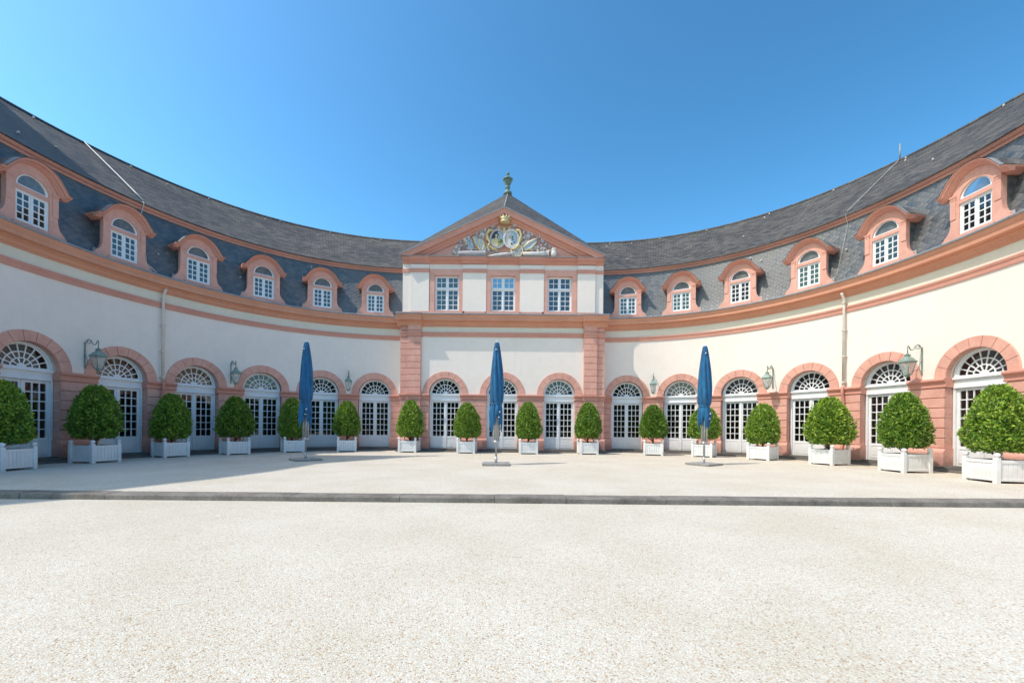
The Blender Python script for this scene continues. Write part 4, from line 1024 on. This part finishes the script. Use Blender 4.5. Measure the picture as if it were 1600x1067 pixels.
# ------------------------------------------------------------------ folded parasols
def make_parasol(X, Y, H, rz, seed, label):
    t = empty('parasol', (X, Y, GZ), rz); Rq = random.Random(seed)
    mb = MB()      # slabs in a steel cross frame
    for sx in (-1, 1):
        for sy in (-1, 1): mb.box(sx*0.25-0.235, sx*0.25+0.235, sy*0.25-0.235, sy*0.25+0.235, 0.015, 0.075, 'slab')
    mb.box(-0.5, 0.5, -0.014, 0.014, 0.0, 0.085, 'steel'); mb.box(-0.013, 0.013, -0.5, 0.5, 0.0, 0.088, 'steel')
    mb.build('base', t, bevel=0.005)
    mb = MB(); mb.tube([(0, 0, 0.05), (0, 0, 0.3)], 0.045, 'steel', k=12); mb.tube([(0, 0, 0.3), (0, 0, H-0.05)], 0.033, 'steel', k=12); mb.build('pole', t)
    for k in range(8):
        a = 2*pi*k/8+0.2
        mb = MB(); mb.tube([(0.10*cos(a), 0.10*sin(a), 0.80+0.05*(k % 2)), (0.10*cos(a), 0.10*sin(a), 1.7), (0.06*cos(a), 0.06*sin(a), H-0.3)], 0.015, 'steel', k=6); mb.build('rib', t)
    mb = MB(); mb.lathe([(0.12, 0.80), (0.12, 0.86), (0.05, 0.90)], 'steel', k=12); mb.build('hub', t)
    prof = [(H, 0.012), (H-0.01, 0.07), (H-0.06, 0.095), (H*0.93, 0.14), (H*0.85, 0.185), (H*0.76, 0.225), (H*0.66, 0.25), (H*0.57, 0.255), (H*0.52, 0.24), (H*0.50, 0.205), (H*0.485, 0.20), (H*0.46, 0.23), (H*0.42, 0.25), (H*0.38, 0.23), (H*0.345, 0.19)]
    K = 96; mb = MB(); vs = []; p1, p2, p3 = [Rq.uniform(0, 6.28) for _ in range(3)]; fine = []
    for a, b in zip(prof, prof[1:]):
        for g in (0, 0.25, 0.5, 0.75): fine.append((a[0]+(b[0]-a[0])*g, a[1]+(b[1]-a[1])*g))
    fine.append(prof[-1]); n_ = len(fine)
    for i, (z, r) in enumerate(fine):
        g = i/(n_-1)
        for j in range(K):
            th = 2*pi*j/K; tw = 0.9*g+p1
            amp = 0.30*min(1, g*3); low = max(0, (0.48*H-z)/(0.14*H))
            rr = 0.9*r*(1+amp*(abs(sin(4*(th+tw)+0.5*sin(3*g+p2)))-0.6)+0.10*sin(3*th+p2+6*g)*min(1, g*2)+0.13*low*sin(5*th+p3))
            zz = z-low*(0.20*sin(3*th+p3)+0.14*sin(8*th+p1))*1.0-low*0.05
            vs.append(ident(rr*cos(th), rr*sin(th), zz))
    mb.add(vs, [(i*K+j, i*K+(j+1) % K, (i+1)*K+(j+1) % K, (i+1)*K+j) for i in range(n_-1) for j in range(K)]+[tuple(range(K))], 'cloth', smooth=True)
    ca = mb.build('canopy', t)
    mb = MB(); mb.lathe([(0.18, H*0.485), (0.195, H*0.488), (0.195, H*0.498), (0.18, H*0.501)], 'cloth', k=24); mb.build('tie_strap', ca)
    mb = MB(); mb.lathe([(0.05, H-0.02), (0.05, H+0.01), (0.02, H+0.03)], 'logo', k=12); mb.build('finial', t)
    # small printed marks on the cover
    mb = MB(); cs, sn = cos(-rz), sin(-rz)
    for (dx, z, w_, h_) in ((0.12, H*0.425, 0.035, 0.05), (0.09, H*0.385, 0.05, 0.03), (-0.03, H*0.93, 0.03, 0.05)):
        rr = 0.262 if z < H*0.6 else 0.153
        def f(x, n, z_): X0, Y0 = x, -n; return (X0*cs-Y0*sn, X0*sn+Y0*cs, z_)
        nn = math.sqrt(max(0.0004, rr*rr-dx*dx)); mb.box(dx-w_/2, dx+w_/2, nn-0.03, nn+0.004, z, z+h_, 'logo', f)
    mb.build('emblem', ca)
    return tag(t, label, 'parasol', 'folded blue parasols on the terrace')
make_parasol(-7.92, 16.5, 4.62, 0.72, 1, 'folded blue parasol on the left, its base partly in the building shadow')
make_parasol(-0.45, 15.25, 4.42, 0.03, 2, 'folded blue parasol standing in front of the middle pavilion door')
make_parasol(7.40, 16.0, 4.50, 0.6, 3, 'folded blue parasol on the right, in full sun with a potted laurel right behind')

# ------------------------------------------------------------------ wall lanterns
def make_lantern():
    t = empty('wall_lantern'); NL = 0.62
    mb = MB()
    mb.box(-0.02, 0.02, 0.0, 0.03, 0.22, 1.22, 'iron')
    pts = [(0, 0.03, 1.05), (0, 0.05, 1.20), (0, 0.12, 1.29), (0, 0.21, 1.31), (0, 0.29, 1.27), (0, 0.34, 1.18), (0, 0.40, 1.11), (0, 0.47, 1.10), (0, 0.53, 1.15), (0, 0.56, 1.22), (0, 0.60, 1.25), (0, 0.63, 1.22), (0, NL, 1.12), (0, NL, 0.98)]
    mb.tube(pts, 0.017, 'iron', k=8)
    sc = [(0, 0.18+0.10*(1-i/16)*cos(-0.6+i*0.55), 1.19+0.10*(1-i/16)*sin(-0.6+i*0.55)) for i in range(14)]
    mb.tube(sc, 0.011, 'iron', k=6)
    sc = [(0, 0.03+0.09*sin(i/12*pi), 0.25+0.5*i/12) for i in range(13)]; mb.tube(sc, 0.010, 'iron', k=6)
    mb.build('bracket', t)
    mb = MB(); c = (0, NL, 0)
    q = pi/4
    mb.lathe([(0.10, 0.20), (0.12, 0.20), (0.12, 0.235), (0.10, 0.235)], 'iron', c, 4, False, rot=q); mb.lathe([(0.05, 0.14), (0.08, 0.20)], 'iron', c, 8)
    for j in range(4):
        a = q+pi/2*j
        mb.tube([(0.115*cos(a), NL+0.115*sin(a), 0.22), (0.235*cos(a), NL+0.235*sin(a), 0.66)], 0.012, 'iron', k=5)
    mb.lathe([(0.235, 0.645), (0.265, 0.65), (0.275, 0.68), (0.25, 0.70), (0.16, 0.80), (0.085, 0.86), (0.075, 0.90), (0.10, 0.91), (0.10, 0.925), (0.04, 0.96), (0.035, 0.985), (0.01, 1.0)], 'iron', c, 4, False, rot=q)
    body = mb.build('lantern_body', t)
    mb = MB(); mb.lathe([(0.105, 0.236), (0.225, 0.65)], 'lantern_glass', c, 4, False, rot=q); mb.build('glass', body)
    mb = MB(); mb.lathe([(0.02, 0.22), (0.02, 0.40), (0.035, 0.42), (0.04, 0.50), (0.01, 0.53)], 'relief', c, 10); mb.build('bulb', body)
    return t
lan0 = make_lantern()
LW = [((SL[4]+SL[5])/2+0.2, 'leftmost, above the second planter'), ((SL[2]+SL[3])/2, 'second from the left, in shade'), ((SL[0]+SL[1])/2, 'just right of the left parasol'),
      ((SR[0]+SR[1])/2, 'between the pavilion and the right parasol'), ((SR[2]+SR[3])/2, 'just right of the right parasol'), ((SR[4]+SR[5])/2-0.2, 'rightmost, in full sun')]
for i, (s, lb) in enumerate(LW):
    o = lan0 if i == 0 else clone(lan0)
    P, T, N = frame_at(s); p = P+N*0.01; o.location = (p.x, p.y, 3.0); o.rotation_euler.z = math.atan2(T.y, T.x)
    tag(o, 'green iron lantern on a scroll bracket, '+lb, 'wall lantern', 'wall lanterns between the doors')

# ------------------------------------------------------------------ the castle wing left of the court, whose roof and turret shade the left terrace
cas = empty('castle_building', (-30, 5, GL))
tag(cas, 'tall cream castle wing with turret beyond the left end of the curved building', 'building')
def cpart(mb, name):
    o = mb.build(name, cas)
    for v in o.data.vertices: v.co -= Vector((-30, 5, GL))
    return o
HC = 27.0
def poly_prism(mb, pts, z0, z1, m, cap=True):
    k = len(pts); mb.add([(x, y, z0) for x, y in pts]+[(x, y, z1) for x, y in pts], [(j, (j+1) % k, (j+1) % k+k, j+k) for j in range(k)]+([tuple(range(k, 2*k))] if cap else []), m)
SHX, SHY = -S.x/S.z, -S.y/S.z
g2c = lambda x, y, h: (x-SHX*(h-GZ), y-SHY*(h-GZ))
edge = [g2c(-12.0, 3.5, HC), g2c(-8.1, 8.4, HC), g2c(-7.3, 10.6, HC), g2c(-6.9, 12.4, HC), g2c(-6.75, 15.2, HC)]
body = edge+[(edge[-1][0]-9, edge[-1][1]), (edge[0][0]-9, edge[0][1])]
mb = MB(); poly_prism(mb, body, GL, HC-0.5, 'plaster'); cpart(mb, 'wall')
mb = MB(); poly_prism(mb, [(x, y) for x, y in body], HC-0.5, HC, 'ochre'); cpart(mb, 'cornice')
A0 = g2c(-6.75, 15.1, HC); A1 = g2c(-6.9, 19.5, HC); tw = [A0, A1, (A1[0]-4.2, A1[1]), (A0[0]-4.2, A0[1])]
mb = MB(); poly_prism(mb, tw, GL, HC, 'plaster'); cpart(mb, 'turret')
cx = sum(p[0] for p in tw)/4; cy = sum(p[1] for p in tw)/4; ht = (-3.9-cx)/SHX+GZ
mb = MB(); mb.add([(x, y, HC) for x, y in tw]+[(cx, cy+0.2, ht)], [(0, 1, 4), (1, 2, 4), (2, 3, 4), (3, 0, 4)], 'slate_top'); cpart(mb, 'turret_roof')
mb = MB(); mb.lathe([(0.35, -0.4), (0.2, 0.2), (0.28, 0.7), (0.1, 1.0), (0.04, 1.7)], 'copper', (cx, -cy-0.2, ht), 10); cpart(mb, 'turret_finial')
for k in range(5):
    for z in (3, 9, 15, 21):
        for a, b in ((edge[1], edge[4]),):
            g = 0.1+0.19*k; x = a[0]+(b[0]-a[0])*g; y = a[1]+(b[1]-a[1])*g
            mb = MB(); mb.box(-0.6, 0.6, -0.3, 0.12, 0, 2.4, 'white', lambda p, n, q: (x+n+0.25, y+p, z+q)); mb.box(-0.5, 0.5, 0.12, 0.14, 0.1, 2.3, 'glass', lambda p, n, q: (x+n+0.25, y+p, z+q)); cpart(mb, 'window')
